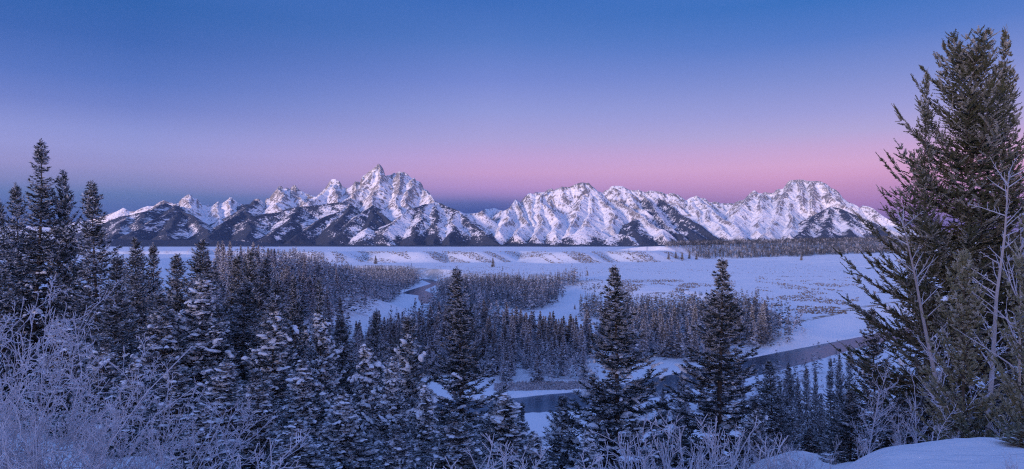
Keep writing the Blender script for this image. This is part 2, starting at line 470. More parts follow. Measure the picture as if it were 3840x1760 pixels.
R(Z2, [(1305, 106, 16.4), (1260, 260, 15.8), (1130, 350, 15.5), (1020, 470, 15.0)], 1.15, 0)
R(Z2, [(1305, 106, 16.4), (1350, 270, 15.7), (1300, 400, 15.1), (1240, 500, 14.6), (1242, 590, 14.0)], 1.1, 0)
R(Z2, [(1242, 590, 14.0), (1150, 650, 13.5), (1060, 710, 13.0), (940, 830, 12.4), (850, 930, 11.9), (760, 1030, 11.4)], .6, .75)
R(Z2, [(1242, 590, 14.0), (1320, 690, 13.4), (1400, 775, 12.9)], .8, .8)
R(Z2, [(1242, 590, 14.0), (1210, 740, 12.9), (1170, 860, 12.3)], .7, 1)
R(Z2, [(1170, 860, 12.3), (1080, 1000, 11.5)], .5, .3)
R(Z2, [(1560, 197, 16.2), (1555, 330, 15.6), (1520, 480, 14.8), (1510, 600, 14.2), (1540, 660, 13.8)], 1.05, 0)
R(Z2, [(1725, 270, 16), (1650, 430, 15.1), (1610, 560, 14.4)], 1.05, 0)
R(Z2, [(1830, 400, 15.6), (1900, 470, 15.0), (1962, 550, 14.4)], 1.0, 0)
R(Z2, [(1962, 553, 14.4), (1850, 575, 14.0), (1750, 612, 13.6), (1600, 690, 13.1), (1500, 740, 12.8), (1420, 800, 12.4), (1340, 880, 12.0), (1290, 970, 11.6)], .62, .6)
R(Z2, [(1850, 575, 14.0), (1760, 760, 12.7), (1660, 1000, 11.4)], .55, .6)
R(Z3, [(90, 553, 14.4), (185, 578, 14.2), (330, 637, 13.7), (480, 740, 13.1), (600, 820, 12.6), (680, 890, 12.2), (770, 970, 11.8), (850, 1030, 11.4)], .62, .75)
R(Z3, [(90, 553, 14.4), (130, 720, 13.0), (110, 900, 12.0), (60, 1050, 11.3)], .55, .55)
R(Z3, [(330, 637, 13.7), (330, 820, 12.4), (300, 1040, 11.3)], .55, .55)
R(Z3, [(690, 630, 20.2), (700, 720, 18.5), (740, 840, 16.0)], .7, 0.1)
R(Z3, [(800, 622, 20.2), (830, 740, 18), (800, 850, 15.5)], .7, 0.1)
R(Z3, [(520, 690, 18.5), (600, 790, 16.0), (680, 860, 14.5)], .6, .8)
R(Z3, [(1040, 517, 15), (970, 640, 14.2), (900, 760, 13.3), (860, 890, 12.2)], 1.0, 0)
R(Z3, [(1040, 517, 15), (1120, 640, 14.3), (1130, 780, 13.3), (1060, 930, 12.1)], .95, 0)
R(Z3, [(1380, 430, 15.2), (1370, 560, 14.4), (1330, 760, 13.2), (1270, 950, 12.0)], .95, 0)
R(Z3, [(1240, 460, 15.3), (1260, 640, 14.2), (1220, 800, 13.2)], .95, 0)
R(Z3, [(1370, 560, 14.4), (1470, 640, 13.8), (1520, 760, 13.1), (1450, 930, 12.1)], .9, 0)
R(Z3, [(1575, 370, 15.8), (1530, 470, 15.2), (1500, 560, 14.6)], 1.0, 0)
R(Z3, [(1890, 330, 15.7), (1870, 470, 14.9), (1790, 600, 14.1), (1740, 760, 13.2), (1600, 900, 12.3)], .95, 0)
R(Z3, [(1890, 330, 15.7), (1940, 560, 14.4), (1900, 760, 13.2)], .95, 0)
R(Z3, [(1500, 1000, 11.7), (1620, 950, 11.9), (1740, 900, 12.1), (1850, 825, 12.5)], .5, .25)
R(Z4, [(25, 140, 15.7), (150, 300, 14.9), (240, 420, 14.2), (300, 560, 13.4), (330, 680, 12.7)], .95, .1)
R(Z4, [(310, 178, 15.8), (340, 330, 15.1), (440, 420, 14.5), (560, 490, 14.0), (680, 540, 13.5), (760, 620, 13.0), (870, 690, 12.4), (900, 770, 12.0)], .95, .2)
R(Z4, [(370, 176, 15.9), (520, 330, 15.2), (600, 440, 14.6), (700, 480, 14.2)], .9, 0)
R(Z4, [(600, 222, 15.9), (700, 330, 15.2), (770, 430, 14.6), (860, 540, 13.9), (960, 640, 13.2), (1060, 740, 12.5), (1140, 820, 11.9)], .9, .5)
R(Z4, [(740, 233, 16.1), (900, 360, 15.4), (1050, 460, 14.8), (1200, 560, 14.1), (1330, 660, 13.4), (1450, 740, 12.8), (1560, 800, 12.2)], .85, .8)
R(Z4, [(970, 262, 16.3), (1000, 380, 15.5), (1080, 440, 15.0)], .95, 0)
R(Z4, [(1280, 292, 16.1), (1380, 400, 15.3), (1500, 490, 14.6), (1620, 580, 13.9), (1740, 680, 13.1), (1880, 795, 12.2)], .85, .3)
R(Z4, [(1280, 292, 16.1), (1240, 420, 15.3), (1330, 560, 14.4), (1400, 660, 13.7)], .9, .1)
R(Z4, [(1380, 400, 15.3), (1440, 560, 14.1), (1560, 700, 13.1)], .85, .1)
R(Z4, [(560, 560, 13.5), (600, 690, 12.5), (700, 820, 11.7)], .5, 1)
R(Z4, [(220, 790, 12.0), (400, 735, 12.3), (520, 760, 12.1), (600, 830, 11.6)], .45, .2)
R(Z4, [(1130, 640, 13.2), (1250, 720, 12.6), (1350, 800, 11.9)], .5, 1)
R(Z5, [(660, 112, 16.3), (570, 240, 15.7), (520, 400, 14.9), (470, 560, 14.1), (340, 680, 13.2), (290, 800, 12.3)], 1.0, .05)
R(Z5, [(570, 240, 15.7), (640, 420, 14.9), (660, 560, 14.0), (600, 740, 12.7)], 1.0, .05)
R(Z5, [(740, 105, 16.4), (745, 270, 15.6), (765, 400, 15.0)], 1.15, 0)
R(Z5, [(900, 121, 16.3), (885, 280, 15.6), (890, 430, 14.9)], 1.15, 0)
R(Z5, [(215, 228, 16.0), (300, 340, 15.3), (340, 480, 14.5), (270, 620, 13.8), (200, 700, 13.2)], .95, 0)
R(Z5, [(215, 228, 16.0), (120, 380, 15.1), (20, 520, 14.3), (-60, 640, 13.6)], .95, 0)
R(Z5, [(990, 127, 16.3), (1100, 280, 15.7), (1290, 420, 15.1), (1450, 520, 14.6), (1700, 640, 13.7), (1900, 745, 12.8)], .9, .05)
R(Z5, [(1080, 423, 14.1), (1000, 460, 13.9), (900, 550, 13.4), (800, 660, 12.9), (690, 780, 12.2)], .75, .75)
R(Z5, [(1080, 423, 14.1), (1250, 460, 13.9), (1400, 520, 13.6), (1550, 600, 13.2), (1700, 680, 12.7), (1850, 775, 12.1)], .7, .85)
R(Z5, [(1080, 423, 14.1), (1100, 560, 13.3), (1040, 700, 12.5), (1000, 800, 11.9)], .65, .75)
R(Z5, [(1250, 460, 13.9), (1360, 620, 12.9), (1420, 780, 12.0)], .6, .7)


def build_mountains():
    NU, ND = 1500, 620
    us = (np.linspace(-14, 1064, NU) - CX) / F
    t = np.linspace(0, 1, ND)
    ds = np.concatenate([np.linspace(10300, 16900, ND - 70), np.linspace(16950, 22500, 70)])
    U, D = np.meshgrid(us, ds, indexing='ij')
    X = U * D; Y = D
    # warp so that slopes and crests are not ruled by straight lines
    wx = 190 * fbm(X / 1400, Y / 1400, 3, 101) + 60 * fbm(X / 380, Y / 380, 3, 105)
    wy = 190 * fbm(X / 1400, Y / 1400, 3, 111) + 60 * fbm(X / 380, Y / 380, 3, 115)
    base = np.interp(D, [10300, 11600, 13000, 15000, 17000, 22500], [-30, -10, 90, 330, 620, 700]) + 40 * fbm(X / 700, Y / 700, 3, 121)
    H = base.copy(); AL = np.zeros_like(H); RR = np.full_like(H, 400.0); FO = np.where(D < 12300, 0.75, 0.15)
    main = []
    for (px, row) in SKY:
        d = float(np.interp(px, SKD[:, 0], SKD[:, 1])) * 1000
        main.append((px, row, d))
    ridges = [(main, 1.0, 0.0)] + RIDGES
    tot = 0.0
    for ri, (pts, slope, fo) in enumerate(ridges):
        P = [((p[0] - CX) / F * p[2], p[2], (HY - p[1]) / F * p[2]) for p in pts]
        for a, b_ in zip(P[:-1], P[1:]):
            if ri == 0 and abs(a[1] - b_[1]) > 500:
                tot += 500; continue
            ln = math.hypot(b_[0] - a[0], b_[1] - a[1])
            reach = max(a[2], b_[2]) / slope + 350
            u0 = min((a[0] - reach) / (a[1]), (b_[0] - reach) / b_[1]) - 0.03; u1 = max((a[0] + reach) / a[1], (b_[0] + reach) / b_[1]) + 0.03
            i0, i1 = np.searchsorted(us, [u0, u1]); j0, j1 = np.searchsorted(ds, [min(a[1], b_[1]) - reach, max(a[1], b_[1]) + reach])
            if i1 <= i0 or j1 <= j0:
                continue
            sl = (slice(i0, i1), slice(j0, j1))
            k = 0.25 if ri == 0 else 1.0
            x = X[sl] + wx[sl] * k; y = Y[sl] + wy[sl] * k
            ex, ey = b_[0] - a[0], b_[1] - a[1]
            tt = np.clip(((x - a[0]) * ex + (y - a[1]) * ey) / (ln * ln + 1e-6), 0, 1)
            r = np.hypot(x - a[0] - tt * ex, y - a[1] - tt * ey)
            h = a[2] + tt * (b_[2] - a[2]) - slope * (r - 40 * np.tanh(r / 300.0)) * (1 + 0.22 * np.exp(-r / 300.0))
            m = h > H[sl]
            side = np.where((x - a[0]) * ey - (y - a[1]) * ex > 0, 1, -1)
            H[sl] = np.where(m, h, H[sl]); AL[sl] = np.where(m, tot + tt * ln + side * 3000, AL[sl])
            RR[sl] = np.where(m, r, RR[sl]); FO[sl] = np.where(m, fo, FO[sl])
            tot += ln
        tot += 777
    # gullies running down from each crest, then rock-scale roughness
    hr = np.clip(H / 900.0, 0.05, 1.0)
    aw = AL + 120 * fbm(X / 300, Y / 300, 3, 131)
    g1 = ridged(aw / 330.0, RR / 1500.0, 2, 141); g2 = ridged(aw / 130.0, RR / 700.0, 2, 145); 
    amp = np.clip(RR / 420.0, 0.0, 1.0)
    rough = np.where(FO > 0.4, 0.55, 1.0) * np.where(FO > 1.3, 0.15, 1)
    H = H + rough * hr * (amp * (72 * g1 + 34 * g2) + 30 * ridged(X / 210, Y / 210, 4, 151) + np.clip(RR / 90, .25, 1) * 20 * fbm(X / 55, Y / 55, 3, 161))
    H = np.maximum(H, base - 60)
    # small crest repair: each column meets the traced skyline
    el = H / D
    tgt = (HY - np.interp(us * F + CX, SKY[:, 0], SKY[:, 1])) / F
    for _ in range(2):
        el = H / D
        jm = el.argmax(1)
        s = tgt / el.max(1)
        dj = D[np.arange(NU), jm]
        wgt = np.exp(-((D - dj[:, None]) / 900.0) ** 2)
        over = np.clip(tgt[:, None] / np.maximum(el, 1e-4), 0, 1)
        H = np.where(H > 0, H * (1 + (s[:, None] - 1) * wgt), H)
        el = H / D
        H = np.where((el > tgt[:, None]) & (H > 0), tgt[:, None] * D, H)
    # surface cover
    gx = np.gradient(H, axis=0) / np.maximum(np.gradient(X, axis=0), 1e-3)
    gy = np.gradient(H, axis=1) / np.gradient(Y, axis=1)
    gy = gy - gx * U
    st = np.hypot(gx, gy)
    lap = H - (np.roll(H, 6, 0) + np.roll(H, -6, 0) + np.roll(H, 6, 1) + np.roll(H, -6, 1)) / 4
    aw = AL + 70 * fbm(X / 160, Y / 160, 3, 133)
    n1 = fbm(X / 330, H / 240, 3, 171)
    rib = fbm(aw / 40, RR / 230, 3, 173); n2 = fbm(X / 30, H / 26, 3, 175); n3 = perlin(X / 13, H / 13, 179)
    cliff = sstep(0.80, 1.34, st * 0.75 + 1.10 * n1 + np.clip(lap / 26.0, -.4, .4) + 0.18 * sstep(0.1, 1.0, gx) + 0.30 * sstep(500, 1300, H))
    rk = 1.08 * cliff - 0.08 + 0.70 * rib + 0.52 * n2 + 0.36 * n3
    rock = 0.88 * sstep(0.60, 1.00, rk) * np.clip((H - 60) / 350.0, 0.1, 1)
    tl = 1010 + 200 * fbm(X / 600, Y / 600, 3, 181)
    fa = fbm(X / 380, RR / 600 + H / 700, 3, 185); fb = fbm(X / 105, H / 85, 3, 187); fc = fbm(aw / 120, RR / 700, 2, 188)
    n4 = perlin(X / 24, H / 22, 190)
    f0 = FO * 1.0 + 0.80 * fa + 0.55 * fb + 0.45 * fc + 0.42 * n3 + 0.40 * n4 - 0.28
    f0 = f0 - 1.6 * sstep(tl - 60, tl + 120, H) + 0.16 * np.clip(gx, -.8, .8) + 0.35 * sstep(120, 20, RR) * (FO > .5)
    f0 = f0 + 0.8 * sstep(230, 10, H + 150 * fbm(X / 350, Y / 350, 3, 189))
    forest = sstep(0.36, 0.62, f0)
    sparse = (perlin(X / 15, H / 22, 191) > 0.50) & (H < tl) & (perlin(X / 260, Y / 260, 193) > -0.15)
    forest = np.clip(np.maximum(forest, 0.85 * sparse), 0, 1)
    i = np.arange(NU - 1)[:, None] * ND; j = np.arange(ND - 1)[None, :]
    q = np.stack([i + j, i + j + 1, i + ND + j + 1, i + ND + j], -1).reshape(-1, 4)
    me = make_mesh('mountains', np.stack([X.ravel(), Y.ravel(), H.ravel()], -1), q, mats=(M_MTN,),
                   attrs={'rock': rock.ravel(), 'forest': forest.ravel()})
    add_obj('mountains', me, kind='structure')


# ------------------------------------------------------------------ sky, sun, camera
def build_world():
    w = bpy.data.worlds.new('World'); SC.world = w; w.use_nodes = True
    nt = w.node_tree; nt.nodes.clear()
    out = nt.nodes.new('ShaderNodeOutputWorld'); bg = nt.nodes.new('ShaderNodeBackground')
    tc = nt.nodes.new('ShaderNodeTexCoord'); sep = nt.nodes.new('ShaderNodeSeparateXYZ')
    nt.links.new(tc.outputs['Generated'], sep.inputs[0])
    s, x, y = sep.outputs[2], sep.outputs[0], sep.outputs[1]

    def ramp(stops):
        r = nt.nodes.new('ShaderNodeValToRGB'); cr = r.color_ramp
        cr.interpolation = 'LINEAR'
        while len(cr.elements) > 1:
            cr.elements.remove(cr.elements[-1])
        for k, (p, c) in enumerate(stops):
            e = cr.elements[0] if k == 0 else cr.elements.new(p)
            e.position = p; e.color = (*c, 1)
        nt.links.new(s, r.inputs[0])
        return r.outputs[0]

    def from_rows(xs, rows, top):
        u = (xs / 3.75 - CX) / F
        st = []
        for Y, c in rows:
            t = (HY - Y / 3.75) / F / math.sqrt(1 + u * u)
            st.append((t / math.sqrt(1 + t * t), lin(*c)))
        st.append((0.55, lin(*top[0]))); st.append((1.0, lin(*top[1])))
        st.sort(key=lambda a: a[0])
        st = [(0.0, st[0][1])] + st
        return ramp(st)
    top = ((108, 144, 228), (118, 152, 236))
    L = from_rows(520, [(0, (42, 95, 172)), (150, (58, 100, 178)), (300, (85, 115, 192)), (400, (110, 128, 200)), (500, (140, 148, 212)), (560, (150, 152, 212)), (630, (150, 145, 200)), (690, (125, 130, 185)), (730, (92, 115, 172)), (770, (76, 102, 166)), (830, (62, 88, 156))], top)
    C = from_rows(1820, [(0, (54, 104, 184)), (150, (80, 118, 194)), (300, (115, 134, 208)), (420, (145, 152, 215)), (520, (170, 160, 215)), (600, (195, 160, 213)), (650, (200, 155, 205)), (700, (180, 140, 200)), (730, (150, 125, 190)), (760, (85, 95, 165)), (790, (50, 75, 150))], top)
    Rr = from_rows(3020, [(0, (50, 108, 188)), (150, (82, 120, 198)), (300, (125, 140, 207)), (420, (155, 155, 215)), (500, (178, 165, 215)), (560, (200, 165, 212)), (620, (215, 165, 208)), (660, (212, 155, 200)), (700, (196, 140, 190)), (760, (165, 118, 180)), (830, (110, 95, 165))], top)
    E = ramp([(0.0, (3.3, 1.7, 1.7)), (0.06, (2.5, 1.35, 1.5)), (0.13, (1.4, 0.95, 1.3)), (0.22, (0.75, 0.72, 1.15)), (0.40, (0.32, 0.42, 0.86)), (0.65, lin(*top[0])), (1.0, lin(*top[1]))])
    az = math_(nt, 'ARCTAN2', x, y)

    def mr(v, a, b_):
        m = nt.nodes.new('ShaderNodeMapRange'); m.interpolation_type = 'LINEAR'; m.clamp = True
        m.inputs[1].default_value = a; m.inputs[2].default_value = b_
        nt.links.new(v, m.inputs[0])
        return m.outputs[0]
    c = mixc(nt, mr(az, -0.49, -0.035), L, C)
    c = mixc(nt, mr(az, -0.035, 0.40), c, Rr)
    c = mixc(nt, mr(math_(nt, 'ABSOLUTE', az), 0.95, 2.3), c, E)
    bg.inputs['Strength'].default_value = 1.0
    nt.links.new(c, bg.inputs['Color'])
    # the glow of the coming sunrise behind the camera
    sky = nt.nodes.new('ShaderNodeTexSky'); sky.sky_type = 'NISHITA'; sky.sun_disc = False
    sky.sun_elevation = SUN_EL; sky.sun_rotation = SUN_AZ
    bg2 = nt.nodes.new('ShaderNodeBackground'); bg2.inputs['Strength'].default_value = 0.006
    nt.links.new(sky.outputs[0], bg2.inputs['Color'])
    ad = nt.nodes.new('ShaderNodeAddShader')
    nt.links.new(bg.outputs[0], ad.inputs[0]); nt.links.new(bg2.outputs[0], ad.inputs[1])
    nt.links.new(ad.outputs[0], out.inputs[0])


SUN_EL = math.radians(5.0)
SUN_AZ = math.radians(215.0)    # compass-like, clockwise from +Y: behind and to the left of the camera


def build_sun():
    l = bpy.data.lights.new('sun', 'SUN'); l.energy = 3.6; l.angle = math.radians(9); l.color = (1.0, 0.74, 0.66)
    o = bpy.data.objects.new('sun', l); COL.objects.link(o)
    d = np.array([math.sin(SUN_AZ) * math.cos(SUN_EL), math.cos(SUN_AZ) * math.cos(SUN_EL), math.sin(SUN_EL)])
    from mathutils import Vector
    o.rotation_euler = Vector(d).to_track_quat('Z', 'Y').to_euler()


def build_camera():
    c = bpy.data.cameras.new('camera'); c.sensor_width = 36; c.lens = 36 * F / 1024
    c.shift_y = (HY - 234.5) / 1024; c.clip_start = 0.1; c.clip_end = 100000
    o = bpy.data.objects.new('camera', c); COL.objects.link(o)
    o.rotation_euler = (math.pi / 2, 0, 0)
    SC.camera = o


# ------------------------------------------------------------------ plants: materials
def needle_mat(name, dark, light, frost, fmax=0.9):
    m, nt, b = new_mat(name)
    c = mixc(nt, noise(nt, 0.9, 3), dark, light)
    c = mixc(nt, math_(nt, 'MULTIPLY', attr(nt, 'frost'), fmax, True), c, frost)
    nt.links.new(c, b.inputs['Base Color'])
    return m


M_NEEDLE = needle_mat('needles_dark_green', (0.012, 0.021, 0.022), (0.036, 0.052, 0.048), (0.62, 0.64, 0.70))
M_OLIVE = needle_mat('needles_olive', (0.032, 0.042, 0.022), (0.100, 0.106, 0.050), (0.55, 0.55, 0.56))
M_PINE = needle_mat('needles_pine', (0.15, 0.155, 0.088), (0.33, 0.325, 0.20), (0.60, 0.60, 0.58))
M_FAR = needle_mat('needles_frosted', (0.036, 0.044, 0.054), (0.080, 0.088, 0.098), (0.60, 0.62, 0.70))
M_BARK, nt, b = new_mat('bark')
nt.links.new(mixc(nt, noise(nt, 6, 5), (0.055, 0.042, 0.035), (0.16, 0.13, 0.11)), b.inputs['Base Color'])
M_DEADWOOD, nt, b = new_mat('dead_wood')
c = mixc(nt, noise(nt, 2.2, 5), (0.12, 0.09, 0.075), (0.42, 0.36, 0.33))
c = mixc(nt, math_(nt, 'MULTIPLY', attr(nt, 'frost'), 0.95, True), c, (0.74, 0.73, 0.78))
nt.links.new(c, b.inputs['Base Color'])
M_ASPEN, nt, b = new_mat('aspen_bark')
nt.links.new(mixc(nt, sum_ := math_(nt, 'GREATER_THAN', noise(nt, 5, 4), 0.6), (0.50, 0.42, 0.36), (0.10, 0.08, 0.07)), b.inputs['Base Color'])
M_TWIG, nt, b = new_mat('frosted_twigs')
c = mixc(nt, noise(nt, 3.0, 4), (0.48, 0.47, 0.53), (0.82, 0.81, 0.87))
c = mixc(nt, attr(nt, 'frost'), (0.22, 0.18, 0.18), c)
nt.links.new(c, b.inputs['Base Color'])
M_SNOW, nt, b = new_mat('tree_snow')
b.inputs['Base Color'].default_value = (0.83, 0.84, 0.88, 1)
bump(nt, b, noise(nt, 9, 4), 0.03)
M_SAGE, nt, b = new_mat('sage_twigs')
nt.links.new(mixc(nt, noise(nt, 0.5, 2), (0.10, 0.085, 0.075), (0.27, 0.24, 0.23)), b.inputs['Base Color'])

import bmesh
_bm = bmesh.new(); bmesh.ops.create_icosphere(_bm, subdivisions=2, radius=1.0)
ICO_V = np.array([v.co[:] for v in _bm.verts]); ICO_T = np.array([[v.index for v in f.verts] for f in _bm.faces]); _bm.free()


def lumps(B, rs, P, D, L, W, T):
    """rounded snow pads lying along D"""
    n = len(P)
    if n == 0:
        return
    D = unit(D); S = unit(np.cross(D, [0, 0, 1.0])); U = np.cross(S, D)
    V = ICO_V[None] * (1 + 0.15 * np.sin(ICO_V[None, :, [1, 2, 0]] * rs.uniform(1.5, 3.6, (n, 1, 3)) + rs.uniform(0, 6, (n, 1, 3))))
    z = V[..., 2:3]; z = np.where(z < 0, z * 0.3, z)
    x = V[..., 0:1]
    W_ = P[:, None] + x * D[:, None] * L[:, None, None] + V[..., 1:2] * S[:, None] * W[:, None, None] + (z + 0.25 - 0.45 * (V[..., 1:2] ** 2) - .3 * np.clip(x, 0, 1) ** 2) * U[:, None] * T[:, None, None]
    m = len(ICO_V)
    t = (ICO_T[None] + (np.arange(n) * m)[:, None, None]).reshape(-1, 3)
    B.add(W_.reshape(-1, 3), t=t, mat=1)


def conifer(name, seed, H=20.0, R_=3.2, base=0.06, nb=170, power=0.85, e_low=-12, e_top=42, curve=0.22, gap=0.26,
            sec=0.75, tert=0.0, bl=0.34, bw=0.055, frost=0.3, snow=160, snow_top=0.85, big=1.0, rnd=0.25, mats=None, trunk_r=0.0, sparse_low=0.0, sidebias=None, clump=0.0, tipw=.62):
    """returns meshes (trunk with limbs, crown, snow or None)"""
    rs = np.random.default_rng(seed)
    T_, C_, S_ = Build(), Build(), Build()
    tr = trunk_r or H * 0.0115
    zz = np.linspace(-1.2, H, 12)
    wob = 0.010 * H * np.stack([np.sin(zz / H * 5 + seed), np.cos(zz / H * 4 + seed * 2), 0 * zz], 1) * np.clip(zz, 0, 1)[:, None]
    tubes(T_, [(np.stack([0 * zz, 0 * zz, zz], 1) + wob, tr * np.clip(1.0 - zz / H, 0.03, 1.1) ** 0.9)], sides=7)
    ts = base + (1 - base) * np.sort(1 - (1 - rs.uniform(0, 1, nb)) ** 0.9) * 0.985
    for k, t in enumerate(ts):
        pr = (1 - t) ** power * (1 - 0.25 * sstep(0.25, 0.0, t)) + 0.015
        az = k * 2.39996 + rs.normal(0, 0.35)
        L = R_ * pr * np.clip(rs.normal(1, rnd), 0.45, 1.5)
        if sidebias is not None:
            L *= 1 + sidebias[1] * math.cos(az - sidebias[0])
        if sparse_low and rs.uniform() < sparse_low * (1 - t):
            L *= 0.55
        e = math.radians(e_low + (e_top - e_low) * t ** 1.3 + rs.normal(0, 7))
        L = max(min(L, ((1 - t) * H * .9 + .25) / max(math.sin(e), .25)), 0.12)
        s = np.linspace(0, 1, 7)
        hor = L * s * math.cos(e)
        up = L * (s * math.sin(e) - curve * s * (1 - s) * 1.6 + 0.10 * s ** 3)
        side = 0.10 * L * np.sin(s * 3 + rs.uniform(0, 6)) * s
        ca, sa = math.cos(az), math.sin(az)
        p0 = np.array([np.interp(t * H, zz, wob[:, 0]), np.interp(t * H, zz, wob[:, 1]), t * H])
        pts = p0 + np.stack([hor * ca - side * sa, hor * sa + side * ca, up], 1)
        tubes(T_, [(pts[:6], 0.006 + 0.013 * L * (1 - s[:6] * .9))], sides=3)
        n = max(3, int(L / gap))
        q = np.linspace(0.12 if t > .5 else 0.28, 1.0, n) + rs.normal(0, 0.02, n); q = np.clip(q, 0.05, 1)
        if clump and L > 1.2:
            keep = np.sin(q * L * 2.6 + rs.uniform(0, 6)) + 0.5 > -clump * 0 + (clump - 0.6)
            q = q[keep | (q > .85)]
            n = len(q)
        P = np.stack([np.interp(q, s, pts[:, c]) for c in range(3)], 1)
        Tn = unit(np.stack([np.interp(q, s, np.gradient(pts[:, c])) for c in range(3)], 1))
        Sd = unit(np.cross(Tn, [0, 0, 1.0]))
        sl = sec * min(1.0, 0.35 + L / 3.0) * (1.06 - tipw * q)
        Ps, Ds, Ls = [], [], []
        for sg in (-1, 1):
            d = Tn * rs.uniform(.55, .95, (n, 1)) + sg * Sd * rs.uniform(.6, 1., (n, 1)) + np.array([0, 0, 1.0]) * rs.normal(0.02, 0.22, (n, 1))
            Ps.append(P); Ds.append(unit(d)); Ls.append(sl * rs.uniform(.6, 1.25, n))
        Ps.append(P[-1:]); Ds.append(Tn[-1:]); Ls.append(np.array([max(0.2, 0.14 * L)]))
        Ps = np.concatenate(Ps); Ds = np.concatenate(Ds); Ls = np.concatenate(Ls)
        fr = frost * np.where(rs.uniform(0, 1, len(Ps)) < .42, rs.uniform(1.0, 2.1, len(Ps)), rs.uniform(0, .35, len(Ps))) * (0.7 + 0.6 * t)
        if tert:
            m = max(2, int(sec / tert))
            for j in range(m):
                f = (j + .3) / m
                pp = Ps + Ds * (Ls * f)[:, None]
                sd = unit(np.cross(Ds, [0, 0, 1.0]) + 1e-3)
                for sg in (-1, 1):
                    d = Ds * .8 + sg * sd * rs.uniform(.5, .9, (len(Ps), 1)) + np.array([0, 0, 1.0]) * rs.normal(.10, .28, (len(Ps), 1))
                    blades(C_, pp, d, bl * (1.1 - .5 * f) * rs.uniform(.6, 1.3, len(Ps)), bw, a=np.clip(fr * (.6 + .8 * f), 0, 1), roll=rs.uniform(-.6, .6, len(Ps)))
            blades(C_, Ps, Ds, Ls, bw * 1.2, a=np.clip(fr, 0, 1))
        else:
            blades(C_, Ps, Ds, Ls, bw, a=np.clip(fr, 0, 1), roll=rs.uniform(-.5, .5, len(Ps)))
            sd = unit(np.cross(Ds, [0, 0, 1.0]) + 1e-3)
            for f, sg in ((.25, 1), (.45, -1), (.62, 1), (.78, -1)):
                d = Ds * .7 + sg * sd * rs.uniform(.5, .9, (len(Ps), 1)) + np.array([0, 0, 1.0]) * rs.normal(.05, .3, (len(Ps), 1))
                blades(C_, Ps + Ds * (Ls * f)[:, None], d, bl * rs.uniform(.5, 1.2, len(Ps)), bw * .8, a=np.clip(fr * (.7 + f), 0, 1), cross=False, roll=rs.uniform(-1, 1, len(Ps)))
        # snow
        if snow and t < snow_top:
            ns = rs.poisson(1.7 * snow / nb * (0.3 + L / R_ * 1.6))
            if ns:
                q = rs.uniform(.3, .95, ns)
                P = np.stack([np.interp(q, s, pts[:, c]) for c in range(3)], 1) + Sdj(rs, ns, L)
                D = unit(np.stack([np.interp(q, s, np.gradient(pts[:, c])) for c in range(3)], 1) + rs.normal(0, .28, (ns, 3)) * [1, 1, .3])
                l = np.minimum(rs.lognormal(-2.25, .5, ns) * big, .34)
                rn = rs.integers(1, 5, ns)
                rn = np.where(l < .12, 1, rn)
                idx = np.repeat(np.arange(ns), rn); kk = np.concatenate([np.arange(m_) for m_ in rn])
                Dj = unit(D[idx] + rs.normal(0, .30, (len(idx), 3)) * [1, 1, .5] + np.array([0, 0, -.25]) * (kk == 0)[:, None])
                Pj = P[idx] - D[idx] * (l[idx] * .9 * kk)[:, None] + rs.normal(0, 1, (len(idx), 3)) * l[idx][:, None] * [.35, .35, .10]
                lj = l[idx] * rs.uniform(.6, 1.15, len(idx))
                lumps(C_, rs, Pj, Dj, lj * 1.1, lj * rs.uniform(.6, 1.0, len(idx)), lj * rs.uniform(.55, .8, len(idx)))
    # leader
    m = 26
    f = np.linspace(0.93, 1.0, m); an = np.arange(m) * 2.4
    P = np.stack([np.interp(f * H, zz, wob[:, 0]), np.interp(f * H, zz, wob[:, 1]), f * H], 1)
    blades(C_, P, np.stack([np.cos(an), np.sin(an), np.full(m, 1.3)], 1), (0.30 + 3.5 * (1 - f)) * min(1, H / 14), bw * .9, a=frost)
    mats = (mats or (M_NEEDLE,)) + (M_SNOW,)
    return (T_.mesh(name + '_trunk', (M_BARK,), True), C_.mesh(name + '_crown', mats),
            None, H, R_)


def Sdj(rs, n, L):
    return np.clip(rs.normal(0, 1, (n, 3)), -1.4, 1.4) * np.array([.16 * L + .05, .16 * L + .05, .04 * L])


